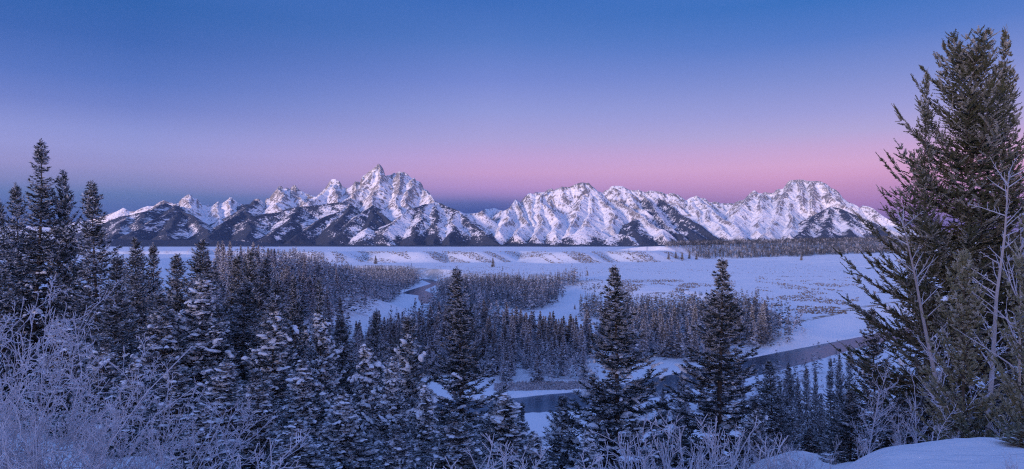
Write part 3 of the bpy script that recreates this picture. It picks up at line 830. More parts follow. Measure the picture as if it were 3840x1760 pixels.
def branching(name, seed, stems=1, H=4.0, spread=0.35, r0=0.03, levels=3, kids=(7, 5, 4), ratio=0.55, curl=0.15, up=0.25, rmin=0.004, mats=None, lean=(0, 0), ang=(0.5, 1.0), first=0.25, taper=0.75, npt=6, frost0=1.0, kr=.5):
    """bare branching plant: (stem mesh, twig mesh)"""
    rs = np.random.default_rng(seed)
    A, B = Build(), Build()
    cur = []
    for k in range(stems):
        a = rs.uniform(0, 2 * np.pi); t = spread * math.sqrt(rs.uniform(0.02, 1))
        d = unit(np.array([math.cos(a) * t + lean[0], math.sin(a) * t + lean[1], 1.0]))
        b0 = np.array([math.cos(a), math.sin(a), 0]) * (0.04 * H * stems ** .35 if stems > 1 else 0)
        cur.append((b0 + [0, 0, -0.15], d, H * rs.uniform(.6, 1.05) if stems > 1 else H, r0))
    for lev in range(levels + 1):
        nxt = []; paths = []
        for (p, d, L, r) in cur:
            n = npt
            pts = [p]; dd = d.copy()
            bend = rs.normal(0, curl, 3)
            for i in range(n - 1):
                dd = unit(dd + bend / n * 2.2 + rs.normal(0, curl * .35, 3) + np.array([0, 0, up / n]))
                pts.append(pts[-1] + dd * L / (n - 1))
            pts = np.array(pts)
            rad = np.maximum(r * (1 - taper * np.linspace(0, 1, n)), rmin * .8)
            paths.append((pts, rad))
            if lev < levels:
                for c in range(rs.poisson(kids[lev]) if lev else kids[lev]):
                    f = rs.uniform(first, 1.0) if lev == 0 else rs.uniform(.12, 1.0)
                    i = min(int(f * (n - 1)), n - 2); w = f * (n - 1) - i
                    q = pts[i] * (1 - w) + pts[i + 1] * w
                    tn = unit(pts[i + 1] - pts[i])
                    rnd = rs.normal(0, 1, 3); sd = unit(rnd - tn * rnd.dot(tn))
                    an = rs.uniform(*ang)
                    nd = unit(tn * math.cos(an) + sd * math.sin(an))
                    nxt.append((q, nd, L * ratio * rs.uniform(.55, 1.2) * (1.15 - .6 * f if lev == 0 else 1.1 - .4 * f), max(r * kr, rmin)))
        if lev == 0:
            tubes(A, paths, 6 if r0 > .03 else 4, a=frost0)
        else:
            tubes(B, paths, 3, a=0.55 + .45 * lev / levels)
        cur = nxt
    mats = mats or (M_TWIG, M_TWIG)
    return A.mesh(name + '_stem', (mats[0],), True), B.mesh(name + '_twigs', (mats[1],), True)


def far_tree(seed, H=18.0, R_=2.6, nb=110, frost=0.6, power=0.8, wide=1.0):
    """mid distance conifer: (trunk, crown)"""
    rs = np.random.default_rng(seed)
    T_, C_ = Build(), Build()
    tubes(T_, [(np.array([[0, 0, -1.], [0, 0, H * .5], [0, 0, H * .97]]), np.array([.2, .12, .02]))], 4)
    t = 0.04 + .95 * np.sort(rs.uniform(0, 1, nb) ** 1.05)
    az = np.arange(nb) * 2.4 + rs.normal(0, .3, nb)
    L = R_ * (1 - t) ** power * np.clip(rs.normal(1, .22, nb), .5, 1.5) + .12
    e = np.radians(-22 + 62 * t ** 1.5 + rs.normal(0, 8, nb))
    D = np.stack([np.cos(az) * np.cos(e), np.sin(az) * np.cos(e), np.sin(e)], 1)
    P = np.stack([0 * t, 0 * t, t * H], 1)
    fr = np.clip(frost * rs.uniform(.15, 1.5, nb), 0, 1)
    blades(C_, P, D, L, .26 * wide, a=fr * .5)
    S = unit(np.cross(D, [0, 0, 1.]))
    for f, sg in ((.3, 1), (.3, -1), (.55, 1), (.55, -1), (.78, 1), (.78, -1)):
        d = D * .8 + sg * S * .75 + np.stack([0 * t, 0 * t, rs.normal(-.05, .22, nb)], 1)
        blades(C_, P + D * (L * f)[:, None], d, L * (.66 - .3 * f) + .15, .21 * wide, a=np.clip(fr * (.4 + .9 * f), 0, 1), cross=(f > .5), roll=rs.uniform(-.7, .7, nb))
    return T_.mesh('spruce_trunk', (M_BARK,), True), C_.mesh('spruce_crown', (M_FAR,))


def tiny_tree_arrays(seed, kind):
    """a few dozen leaf faces for the far woods: verts (n,4,3), frost (n)"""
    rs = np.random.default_rng(seed)
    if kind == 0:
        nb = 34; t = .05 + .93 * np.sort(rs.uniform(0, 1, nb)); az = np.arange(nb) * 2.4
        L = .185 * (1 - t) ** .75 * rs.uniform(.7, 1.3, nb) + .012
        e = np.radians(-25 + 60 * t ** 1.5)
        D = np.stack([np.cos(az) * np.cos(e), np.sin(az) * np.cos(e), np.sin(e)], 1)
        P = np.stack([0 * t, 0 * t, t], 1); W = np.full(nb, .040); a = rs.uniform(0, 1, nb) ** 1.3
    else:
        nb = 44; t = rs.uniform(.25, .75, nb); az = rs.uniform(0, 6.28, nb)
        e = np.radians(rs.uniform(20, 80, nb))
        D = np.stack([np.cos(az) * np.cos(e), np.sin(az) * np.cos(e), np.sin(e)], 1)
        P = np.stack([0 * t, 0 * t, t], 1) + D * rs.uniform(0, .15, (nb, 1)); L = rs.uniform(.15, .34, nb); W = np.full(nb, .012); a = rs.uniform(.6, 1, nb)
    S = unit(np.cross(D, [0, 0, 1.])); c = rs.uniform(-1, 1, nb)[:, None]
    S = S * np.cos(c) + np.cross(S, D) * np.sin(c)
    M = P + D * (L * .5)[:, None]
    V = np.stack([P, M + S * W[:, None], P + D * L[:, None], M - S * W[:, None]], 1)
    return V, a


# ------------------------------------------------------------------ planting
def cast(X, Y, dmin=150, dmax=9000, n=260):
    """first ground point seen behind picture points (2576-wide picture)"""
    X = np.atleast_1d(np.asarray(X, float)); Y = np.atleast_1d(np.asarray(Y, float))
    d = np.geomspace(dmin, dmax, n)[None]
    u = ((X * K - CX) / F)[:, None]; w = ((HY - Y * K) / F)[:, None]
    z = ground_z((u * d).ravel(), np.broadcast_to(d, u.shape[:1] + d.shape[1:]).ravel()).reshape(len(X), -1)
    hit = (w * d) <= z
    i = np.where(hit.any(1), hit.argmax(1), d.shape[1] - 1)
    r_ = np.arange(len(X)); g_ = w * d - z; i0 = np.maximum(i - 1, 0)
    f_ = np.clip(g_[r_, i0] / (g_[r_, i0] - g_[r_, i] + 1e-9), 0, 1)
    dd = d[0, i0] + (d[0, i] - d[0, i0]) * f_
    return u[:, 0] * dd, dd


def plant(name, meshes, X, Ytop, D, wpx, label, cat, group=None, rot=0.0, Hs=None, lean=0.0, parts=('trunk', 'crown', 'snow'), base_dz=0.0, hmul=1.0):
    tm, cm, sm, H, R_ = meshes
    u, w = uvw(X, Ytop)
    x, y = u * D, D
    zg = gz(x, y) + base_dz
    h = (w * D - zg) if Hs is None else Hs
    o = add_obj(name, None, None, label=label, category=cat)
    if group:
        o['group'] = group
    o.location = (x, y, zg); o.rotation_euler = (lean * 0.3, lean, rot)
    sxy = wpx * K / F * D / R_
    o.scale = (sxy, sxy, h / H)
    add_obj(parts[0], tm, o); add_obj(parts[1], cm, o)
    if sm is not None:
        add_obj(parts[2], sm, o)
    return o


def build_trees():
    SP = conifer('spire', 1, 26, 2.6, .05, 340, 0.75, -18, 30, .18, .18, .75, 0, .34, .062, .44, 190, .6, 1.0)
    FA = conifer('fir', 2, 22, 3.6, .06, 290, .85, -10, 45, .30, .20, .95, 0, .38, .062, .62, 150, .55, .95, .32)
    FB = conifer('fir', 3, 20, 3.8, .08, 270, .80, -14, 48, .32, .21, .95, 0, .38, .062, .56, 130, .5, .95, .36)
    FC = conifer('fir', 4, 22, 3.4, .12, 250, .80, -20, 40, .30, .21, .9, 0, .38, .062, .62, 120, .55, .95, .4)
    SA = conifer('snowy_fir', 5, 18, 3.8, .03, 250, .85, -20, 40, .36, .22, .95, 0, .38, .06, .42, 760, .96, 1.45, .28)
    SB = conifer('snowy_fir', 6, 18, 3.6, .03, 240, .80, -16, 42, .36, .22, .95, 0, .38, .06, .55, 560, .9, 1.35, .3)
    SCn = conifer('snowy_fir', 7, 16, 3.6, .03, 240, .90, -24, 36, .38, .22, .95, 0, .38, .06, .45, 620, .98, 1.6, .26)
    HF = conifer('fir', 8, 22, 4.4, .04, 240, 1.0, -10, 44, .26, .24, .9, .30, .30, .045, .55, 620, .62, 1.1, .33)
    HG = conifer('fir', 9, 23, 4.3, .04, 250, 1.02, -14, 46, .28, .24, .9, .30, .30, .045, .58, 420, .5, 1.0, .36)
    BIG = conifer('big_fir', 10, 18, 5.6, .03, 350, .50, -6, 46, .26, .20, .95, .13, .15, .023, .26, 90, .6, .6, .20, (M_OLIVE,), .26, 0, (math.pi, .16), tipw=.48)
    BI2 = conifer('big_fir', 11, 19, 3.6, .03, 300, .85, -8, 52, .28, .20, .8, .12, .14, .022, .30, 40, .5, .5, .28, (M_OLIVE,), .24)
    PI = conifer('young_pine', 12, 4.6, 1.15, .02, 130, .75, 25, 66, .18, .10, .28, .07, .085, .014, .34, 0, .5, .3, .25, (M_PINE,), .05)
    BF = conifer('blue_fir', 13, 13, 3.0, .02, 190, .8, -8, 46, .26, .22, .7, .24, .25, .04, .40, 60, .6, .8, .28)
    tall = [
        # name, meshes, X, Ytop, D, w, label
        ('fir_tree', FC, 2, 505, 74, 55, 'dark fir cut off by the left edge of the picture behind the frosted bush'),
        ('fir_tree', FA, 40, 462, 84, 62, 'dark pointed fir just left of the tallest slender spire'),
        ('spruce_tree', SP, 95, 352, 76, 58, 'tallest slender spire-shaped spruce rising high above the left skyline'),
        ('fir_tree', FB, 165, 432, 78, 68, 'broad-topped fir between the slender spire and the bare-trunked fir'),
        ('fir_tree', FC, 238, 458, 72, 72, 'tall fir with its long bare trunk showing, fourth spire from the left'),
        ('fir_tree', FA, 292, 640, 66, 70, 'snow-dusted fir close on the right of the bare-trunked fir'),
        ('fir_tree', FB, 340, 600, 118, 62, 'grey frosted fir below the left foot of the mountains'),
        ('fir_tree', FA, 384, 612, 124, 50, 'slim dark fir before the snow bench, left of the bushy dark one'),
        ('fir_tree', FC, 440, 640, 112, 58, 'thin frosted fir between two dark firs in front of the snow bench'),
        ('fir_tree', FB, 508, 603, 98, 78, 'bushy dark fir with ragged outline standing before the snow bench'),
        ('fir_tree', FA, 598, 640, 128, 58, 'left tree of the dense dark stand at the right end of the snow bench'),
        ('fir_tree', FB, 634, 630, 122, 62, 'highest tree of the dense dark stand beside the snow bench'),
        ('fir_tree', FC, 668, 650, 126, 55, 'right tree of the dense dark stand beside the snow bench'),
        ('fir_tree', FA, 700, 700, 104, 60, 'dark green fir below the dense stand, before the grey valley wood'),
        ('snowy_fir', SB, 410, 738, 60, 82, 'snow-laden fir in front of the slim firs left of the mountains'),
        ('snowy_fir', SA, 515, 692, 62, 100, 'broad fir heaped with snow pads below the bushy dark fir'),
        ('fir_tree', FA, 618, 705, 66, 78, 'pale frosted pyramid fir in front of the dense dark stand'),
        ('snowy_fir', SB, 690, 748, 62, 86, 'frosted fir with snow on its lower boughs, right of the pale pyramid fir'),
        ('fir_tree', HG, 741, 688, 74, 60, 'brownish narrow fir standing against the grey valley wood'),
        ('snowy_fir', SA, 802, 775, 70, 72, 'snow-dotted fir left of the frozen river flat'),
        ('fir_tree', FC, 858, 800, 76, 62, 'thin snow-flecked fir just below the frozen river flat'),
        ('snowy_fir', SCn, 925, 862, 52, 74, 'small fir thickly loaded with white snow, low left of centre'),
        ('snowy_fir', SB, 1022, 800, 62, 80, 'narrow snowy fir between the thickly loaded one and the central fir'),
        ('fir_tree', HG, 1155, 672, 60, 100, 'tall central fir with a thin bare leader and snowy lower boughs'),
        ('snowy_fir', SA, 992, 900, 48, 66, 'snowy fir low in front, between the thickly loaded and the central fir'),
        ('snowy_fir', SCn, 1066, 965, 44, 62, 'short snow-padded fir at the foot of the central fir'),
        ('snowy_fir', SCn, 1262, 985, 46, 92, 'wide low fir under heavy snow, right of the central fir'),
        ('fir_tree', FA, 1312, 1012, 70, 34, 'little dark fir at the left end of the visible river bend'),
        ('snowy_fir', SB, 1414, 998, 66, 62, 'fir with a rusty tip standing before the river, left of the great fir'),
        ('fir_tree', HF, 1550, 670, 64, 122, 'great dark fir with snow pads standing before the river bend'),
        ('fir_tree', HG, 1812, 648, 64, 116, 'great dark fir with drooping grey twigs, nearest the river on its right'),
        ('fir_tree', FB, 1712, 975, 105, 30, 'small rust-topped fir between the two great firs'),
        ('fir_tree', SP, 1664, 1005, 96, 22, 'small dark spire fir between the two great firs'),
        ('fir_tree', FA, 1935, 905, 84, 52, 'snow-flecked fir touching the right side of the great fir near the river'),
    ]
    for nm, ms, X, Yt, D, w, lab in tall:
        plant(nm, ms, X, Yt, D, w * 1.3, lab, 'tree', 'snowy conifers on the near slope', rot=X * 1.7)
    low = [
        (SA, 150, 800, 52, 90, 'snowy fir low on the left behind the biggest frosted bush'), (SB, 258, 850, 48, 80, 'snow-flecked fir below the bare-trunked fir'),
        (SCn, 335, 905, 44, 80, 'snow-padded fir behind the small frosted bush on the left'), (SB, 440, 900, 42, 80, 'dark snowy fir between the left bushes and the broad fir'),
        (SA, 572, 905, 42, 92, 'snow-hung fir at the foot of the pale pyramid fir'), (SB, 650, 930, 40, 80, 'dark fir with heavy snow pads near the bottom edge, left of centre'),
        (SCn, 765, 905, 46, 84, 'snow-padded fir below the brownish narrow fir'), (SA, 860, 985, 38, 80, 'snowy fir at the bottom edge below the thickly loaded fir'),
        (SB, 1150, 1040, 34, 95, 'low snowy fir at the bottom edge under the central fir'), (SCn, 1340, 1085, 36, 60, 'small snow-padded fir at the bottom edge under the river bend'),
        (SA, 1480, 1075, 38, 60, 'snow-flecked small fir at the foot of the great fir by the river bend'), (SB, 1650, 1090, 42, 60, 'dark low fir between the feet of the two great firs'),
        (SCn, 505, 1020, 34, 80, 'low snowy fir at the bottom edge right of the small frosted bush'), (SA, 745, 1050, 34, 80, 'low snow-hung fir at the bottom edge, left of the thickly loaded fir'),
        (SB, 1000, 1070, 32, 66, 'lowest snowy fir at the bottom edge left of the central fir'),
        (SB, 1900, 1010, 60, 46, 'dark fir low at the right foot of the second great fir'),
    ]
    for ms, X, Yt, D, w, lab in low:
        plant('snowy_fir', ms, X, Yt, D, w * 1.25, lab, 'tree', 'snowy conifers on the near slope', rot=X * 2.3)
    rf = np.random.default_rng(31)
    for i in range(34):
        X = 130 + 27 * i + rf.uniform(-12, 12); Yt = rf.uniform(690, 830) + 80 * (X > 830); D = rf.uniform(84, 140)
        plant('fir_tree', (FA, SB, FC, FB, SA)[i % 5], X, Yt, D, rf.uniform(50, 70), 'snow-dusted fir packed in among the others on the slope at lower left', 'tree', 'packed firs on the slope at lower left', rot=i * 1.9)
    mid = [(1962, 958, 150, 22, 'leftmost dark fir of the row on the near river bank'), (1986, 935, 152, 20, 'pointed dark fir on the near river bank, second from the left of its row'),
           (2008, 948, 146, 22, 'dark fir on the near river bank, third from the left of its row'), (2030, 925, 150, 24, 'tallest of the left row of dark firs on the near river bank'),
           (2052, 930, 140, 22, 'dark fir closing the left row on the near river bank'), (2090, 902, 130, 22, 'left one of three tall narrow firs beside the biggest fir'),
           (2112, 888, 128, 22, 'middle one of three tall narrow firs beside the biggest fir'), (2136, 866, 126, 24, 'right one of three tall narrow firs beside the biggest fir'),
           (2066, 990, 120, 24, 'short dark fir in the snow gap before the three narrow firs'), (2040, 1075, 62, 34, 'small dark pine alone on the snowy slope at lower right'),
           (1990, 1010, 118, 26, 'dark fir standing lower in front of the left bank row'), (1940, 1030, 110, 26, 'short fir half hidden behind frosted twigs beside the second great fir')]
    for i, (X, Yt, D, w, lab) in enumerate(mid):
        plant('fir_tree', (FA, SP, FB, FC)[i % 4], X, Yt, D, w, lab, 'tree', 'dark firs on the near river bank', rot=X * 1.1)
    # right hand group
    plant('big_fir', BIG, 2436, 118, 34, 238, 'biggest fir with spreading olive-grey boughs filling the right side', 'tree', rot=0.0)
    plant('big_fir', BI2, 2534, 72, 36, 122, 'second tall olive fir at the right edge, behind the biggest fir', 'tree', rot=1.2)
    plant('big_fir', BI2, 2332, 180, 33, 84, 'narrower olive fir pressed against the left side of the biggest fir', 'tree', rot=2.2)
    plant('young_pine', PI, 2424, 632, 16, 122, 'young light olive pine in front of the biggest fir', 'tree', rot=.3)
    plant('young_pine', PI, 2590, 515, 14, 95, 'light olive pine cut off by the right edge of the picture', 'tree', rot=2.)
    plant('young_pine', PI, 2572, 1082, 9.5, 60, 'tiny dark pine seedling in the bottom right corner', 'tree', rot=1.)
    plant('blue_fir', BF, 2196, 778, 46, 82, 'bluish frosted fir under the left boughs of the biggest fir', 'tree', rot=.5)
    plant('blue_fir', BF, 2140, 985, 32, 82, 'low bluish fir behind the thin frosted sapling', 'tree', rot=1.5)
    plant('blue_fir', BF, 2262, 1000, 30, 90, 'dark low fir behind the frosted saplings at lower right', 'tree', rot=2.5)
    plant('blue_fir', BF, 2340, 960, 29, 110, 'dark low fir filling the gap left of the young pine', 'tree', rot=3.5)
    plant('blue_fir', BF, 2520, 940, 24, 95, 'dark low fir right of the young pine', 'tree', rot=4.5)
    plant('snowy_fir', SB, 2440, 1050, 17, 50, 'snow-sprinkled seedling fir at the foot of the young pine', 'tree', rot=1.5)

    # bare and frosted plants
    def bush(name, meshes, X, Ytop, D, Hp, label, cat, rot=0., wid=1.0, H=None, group=None, parts=('stem', 'twigs'), lean=0.0):
        u, w = uvw(X, Ytop)
        x, y = u * D, D
        zg = gz(x, y)
        h = H if H else w * D - zg
        o = add_obj(name, None, None, label=label, category=cat)
        if group:
            o['group'] = group
        o.location = (x, y, zg); o.rotation_euler = (0, lean, rot)
        o.scale = (h / Hp * wid, h / Hp * wid, h / Hp)
        add_obj(parts[0], meshes[0], o); add_obj(parts[1], meshes[1], o)
        return o
    B1 = branching('bush', 21, 28, 3.2, .45, .012, 3, (9, 6, 4), .38, .42, .2, .0046)
    B2 = branching('bush', 22, 20, 2.6, .35, .014, 3, (9, 6, 3), .36, .3, .22, .0042)
    B3 = branching('bush', 23, 30, 1.6, .35, .012, 2, (6, 4), .42, .16, .3, .005)
    B4 = branching('bush', 24, 8, 1.5, .8, .012, 2, (7, 4), .42, .3, .3, .005)
    S1 = branching('sapling', 25, 1, 6, 0, .05, 3, (30, 7, 4), .34, .14, .25, .006, ang=(.5, .95), taper=.9)
    S2 = branching('sapling', 26, 3, 4, .3, .022, 3, (16, 6, 4), .34, .2, .25, .0045)
    S3 = branching('sapling', 27, 1, 1.9, 0, .016, 2, (16, 4), .36, .14, .25, .005, ang=(.5, .9))
    D1 = branching('snag', 28, 1, 9, 0, .10, 2, (34, 5), .17, .10, .1, .007, mats=(M_DEADWOOD, M_TWIG), ang=(.7, 1.25), taper=.85, frost0=.25, kr=.2)
    D2 = branching('snag', 29, 1, 9, 0, .10, 2, (26, 5), .18, .10, .05, .007, mats=(M_DEADWOOD, M_TWIG), ang=(.6, 1.1), taper=.85, frost0=.15, kr=.2)
    A1 = branching('aspen', 30, 1, 7, 0, .07, 3, (24, 6, 3), .34, .18, .2, .007, mats=(M_ASPEN, M_TWIG), ang=(.4, .9), taper=.85, first=.15)
    g = 'hoar-frosted bushes along the near edge'
    bush('frosted_bush', B1, 40, 740, 9.5, 3.2, 'biggest tangled white frosted bush filling the lower left corner', 'bush', .3, .72, None, g)
    bush('frosted_bush', B1, -40, 640, 8.5, 3.2, 'frosted bush half outside the left edge, its twigs reaching highest', 'bush', 2.3, .7, None, g)
    bush('frosted_bush', B1, 165, 930, 10.5, 3.2, 'frosted bush with arching twigs on the right flank of the biggest one', 'bush', 4.0, .75, None, g)
    bush('frosted_bush', B2, 372, 940, 11, 2.6, 'upright feathery frosted bush standing apart, lower left', 'bush', 1.0, 1.0, None, g)
    bush('frosted_bush', B2, 270, 1070, 10, 2.6, 'low frosted bush between the tangled one and the feathery one', 'bush', 2.6, .8, None, g)
    bush('frosted_sapling', S3, 640, 1075, 10, 1.9, 'single frosted sapling at the bottom edge left of centre', 'sapling', .4, 1.2, None, g)
    for i, (X, Y, D) in enumerate([(985, 1135, 9), (1075, 1120, 9.5), (1240, 1140, 9), (1395, 1120, 9.5), (1545, 1115, 9.5)]):
        bush('frosted_twigs', S3, X, Y, D, 1.9, 'little frosted twig tips poking up at the bottom edge near the middle', 'twigs', i * 1.3, 1.5, None, 'frosted twig tips at the bottom edge')
    bush('frosted_bush', B3, 1768, 1045, 12, 1.6, 'clump of straight upright lilac stems at the bottom right of centre', 'bush', .2, .95, None, g)
    bush('frosted_bush', B3, 1690, 1075, 11.5, 1.6, 'smaller upright frosted clump on the left of the lilac stems', 'bush', 1.2, .8, None, g)
    bush('frosted_bush', B4, 1650, 1035, 13, 1.5, 'frosted bush with long whips arching to the left by the lilac stems', 'bush', 2.2, 1.1, None, g)
    bush('frosted_bush', B3, 1870, 1070, 13, 1.6, 'upright frosted clump on the right of the lilac stems', 'bush', 3.2, .9, None, g)
    bush('frosted_bush', B2, 1960, 1085, 14, 2.6, 'loose frosted bush before the snowy slope at lower right', 'bush', 3.2, 1., None, g)
    bush('frosted_bush', B4, 2020, 1120, 12, 1.5, 'thin spreading frosted bush at the left end of the snow hump', 'bush', 4.2, 1., None, g)
    g2 = 'frosted saplings at the right'
    bush('frosted_sapling', S1, 2178, 930, 22, 6, 'fine-twigged frosted sapling left of the biggest fir', 'sapling', .5, 1.0, None, g2)
    bush('frosted_sapling', S2, 2300, 775, 20, 4, 'spreading frosted tree hanging before the dark boughs of the biggest fir', 'tree', 1.5, .8, None, g2)
    bush('frosted_sapling', S2, 2255, 985, 16, 4, 'multi-stemmed frosted sapling above the snow hump', 'sapling', 2.5, .95, None, g2)
    bush('frosted_sapling', S3, 2352, 1012, 12, 1.9, 'small bright white frosted sapling left of the foot of the young pine', 'sapling', .5, 1.2, None, g2)
    bush('frosted_sapling', S3, 2512, 968, 15, 1.9, 'small frosted sapling right of the foot of the young pine', 'sapling', 1.5, 1.2, None, g2)
    bush('frosted_bush', B4, 2550, 1128, 7.5, 1.5, 'crumpled frosted weed on the snow hump by the right corner', 'bush', .5, .9, None, g2)
    bush('frosted_bush', B4, 2260, 1085, 13.5, 1.5, 'low frosted weed along the crest of the snow hump', 'bush', 1.5, .9, None, g2)
    for i, (X, Y, D) in enumerate([(1985, 1118, 11), (2085, 1100, 11.5), (2165, 1088, 11.5), (2215, 1100, 10.5), (2405, 1078, 11), (2475, 1088, 10)]):
        bush('frosted_twigs', S3 if i % 2 else B4, X, Y, D, 1.9 if i % 2 else 1.5, 'little frosted twigs poking out along the crest of the snow hump', 'twigs', i * 1.3, .9, None, 'frosted twigs on the snow hump')
    bush('dead_tree', D1, 2482, 425, 24, 9, 'standing dead pole with bare frosted branches before the second tall fir', 'tree', .5, 1., None, None, ('trunk', 'branches'))
    bush('dead_tree', D2, 2408, 520, 25, 9, 'leaning dead trunk with reddish bark before the biggest fir', 'tree', 0.0, 1., None, None, ('trunk', 'branches'), -0.22)
    bush('aspen_tree', A1, 2562, 560, 15, 7, 'pale aspen with mottled bark and frosted twigs at the right edge', 'tree', 1.5, .9, None, None, ('trunk', 'branches'))
    build_valley()


def build_valley():
    rs = np.random.default_rng(77)
    fp = [far_tree(200 + i, 18, (2.9, 3.3, 3.6, 3.0, 2.7)[i], 190, (1.15, .9, .5, 1.35, 1.0)[i]) for i in range(5)]
    dp = []
    for i in range(3):
        a, b_ = branching('cottonwood', 300 + i, (3, 4, 2)[i], 11, .35, .10, 3, (8, 6, 5), .40, .16, .35, .035, ang=(.4, .8))
        dp.append((a, b_))
    # picture outlines of the woods, measured at the foot of the trees: (points, metres between trees, share of conifers, height, frost kinds, label, group)
    W = [
        ([(560, 700), (700, 690), (860, 688), (1050, 699), (1045, 712), (1030, 724), (1000, 738), (950, 754), (900, 769), (845, 790), (760, 830), (640, 850), (560, 860)], 5.6, .86, 21, (0, 3, 4, 1), 'far'),
        ([(1112, 724), (1190, 712), (1300, 710), (1385, 722), (1392, 752), (1378, 772), (1330, 783), (1260, 772), (1205, 792), (1130, 800), (1100, 782), (1106, 752)], 5.6, .86, 21, (0, 1, 3, 2), 'far'),
        ([(850, 868), (1000, 842), (1080, 820), (1130, 806), (1190, 812), (1280, 836), (1340, 870), (1500, 868), (1515, 870), (1490, 905), (1400, 925), (1240, 935), (1100, 950), (900, 950)], 5.0, .66, 21, (0, 1, 3, 2, 4), 'island'),
        ([(1240, 930), (1490, 915), (1500, 955), (1400, 962), (1250, 966)], 6.5, .62, 17, (0, 1, 3), 'bank'),
        ([(1490, 782), (1600, 790), (1750, 795), (1890, 790), (1885, 826), (1750, 832), (1660, 826), (1600, 808), (1500, 800)], 5.6, .97, 21, (2, 2, 1), 'middle'),
        ([(1500, 840), (1640, 830), (1890, 835), (1905, 862), (1800, 893), (1700, 908), (1620, 905), (1540, 880)], 5.4, .8, 21, (0, 3, 1), 'middle'),
        ([(1890, 800), (1940, 812), (1990, 832), (1985, 858), (1930, 875), (1895, 880)], 6.5, .85, 21, (1, 2, 0), 'point'),
        ([(1376, 742), (1392, 715), (1440, 702), (1452, 708), (1420, 722), (1390, 750)], 6.5, .85, 21, (0, 1), 'scarp'),
        ([(870, 690), (1050, 698), (1055, 701), (960, 690), (868, 684)], 6, .9, 21, (2, 2, 1), 'scarpfar'),
        ([(600, 672), (740, 676), (760, 684), (700, 690), (600, 690)], 8, .5, 11, (0, 3), 'scarpfar'),
        ([(1500, 1046), (1650, 1020), (1900, 965), (2140, 905), (2150, 940), (2100, 985), (1900, 1040), (1600, 1080)], 11, .8, 15, (0, 1, 2), 'near'),
    ]
    LAB = {'far': ('frosted spruce in the grey wood beside the upstream river bend', 'frosted spruces by the upstream river bend'),
           'island': ('frosted spruce in the wide wood between the snow clearing and the river', 'frosted spruces of the wide middle wood'),
           'bank': ('small snowy spruce on the far river bank left of the great fir', 'snowy spruces on the far river bank'),
           'middle': ('dark frosted spruce in the wood seen between the two great firs', 'spruces seen between the two great firs'),
           'point': ('snowy spruce on the wooded point right of the second great fir', 'spruces on the wooded point'),
           'scarp': ('spruce on the edge of the terrace above the snow clearing', 'spruces on the terrace edge'),
           'scarpfar': ('small distant spruce along the foot of the far scarp', 'spruces under the far scarp'),
           'near': ('slender spruce on the near river bank below the great firs', 'spruces on the near river bank')}
    DLAB = {'far': 'bare frosted cottonwood in the grey wood beside the upstream river bend', 'island': 'bare lilac frosted cottonwood in the wide middle wood',
            'bank': 'bare frosted cottonwood on the far river bank', 'middle': 'bare frosted cottonwood in the wood between the two great firs',
            'point': 'bare frosted cottonwood on the wooded point', 'scarp': 'bare frosted cottonwood on the terrace edge', 'scarpfar': 'bare frosted tree under the far scarp',
            'near': 'bare frosted tree on the near river bank'}
    items = []
    for pts, gap, con, h, kinds, key in W:
        px, py = cast([p[0] for p in pts], [p[1] for p in pts])
        pol = list(zip(px, py))
        x0, x1, y0, y1 = px.min() - 25, px.max() + 25, py.min() - 25, py.max() + 25
        n = int((x1 - x0) * (y1 - y0) / gap ** 2)
        x = rs.uniform(x0, x1, n); y = rs.uniform(y0, y1, n)
        k = (rs.uniform(0, 1, n) < sstep(-22, 10, sdist(x, y, pol) + (30 if key in ('island', 'middle', 'near') else 10) * fbm(x / 38, y / 38, 2, 398) - 4)) & (fbm(x / 45, y / 45, 2, 400) > -0.42)
        k &= ~(inside(x, y, RV1P) | inside(x, y, RV2P)) & (poly_dist(x, y, RV2P) > 7) & (poly_dist(x, y, RV1P) > 7)
        x, y = x[k], y[k]
        z = ground_z(x, y)
        dn = fbm(x / 60, y / 60, 2, 404)
        for i in range(len(x)):
            c = rs.uniform() < con + .25 * dn[i]
            hh = h * np.clip(rs.normal(1 + .22 * dn[i], .27), .4, 1.55) * (1 if c else .66)
            items.append((hh / y[i], c, x[i], y[i], z[i], hh, kinds[rs.integers(len(kinds))], key))
    items.sort(key=lambda a: -a[0])
    nc = nd = 0; rest = []
    for (s, c, x, y, z, hh, kd, key) in items:
        if c and nc < 300:
            nc += 1
            o = add_obj('spruce_tree', None, None, label=LAB[key][0], category='tree', group=LAB[key][1])
            add_obj('trunk', fp[kd][0], o); add_obj('crown', fp[kd][1], o)
            w = rs.uniform(.75, 1.1) * hh / 18
            o.location = (x, y, z); o.scale = (w, w, hh / 18); o.rotation_euler = (rs.normal(0, .02), rs.normal(0, .02), rs.uniform(0, 6.28))
        elif (not c) and nd < 160:
            nd += 1
            m = dp[rs.integers(3)]
            o = add_obj('cottonwood_tree', None, None, label=DLAB[key], category='tree', group=DLAB[key].replace('cottonwood', 'cottonwoods').replace('tree', 'trees'))
            add_obj('trunk', m[0], o); add_obj('branches', m[1], o)
            o.location = (x, y, z); w = hh / 12; o.scale = (w * 1.1, w * 1.1, w); o.rotation_euler = (0, 0, rs.uniform(0, 6.28))
        else:
            rest.append((x, y, z, hh, 0 if c else 1, {0: .85, 1: .6, 2: .25, 3: 1.0, 4: .75}[kd]))
    mass('valley_forest', 'grey frosted wood covering the valley floor beyond the river', np.array(rest), rs)
    # the dark wood on the far hill
    hx, hy = [p[0] for p in HILL], [p[1] for p in HILL]
    n = 110000
    x = rs.uniform(550, 4400, n); y = rs.uniform(2650, 5600, n)
    u = x / y
    hd = poly_dist(x, y, list(zip(hx, hy)), closed=False)
    front = y < np.interp(x, hx, hy)
    zgr = ground_z(x, y)
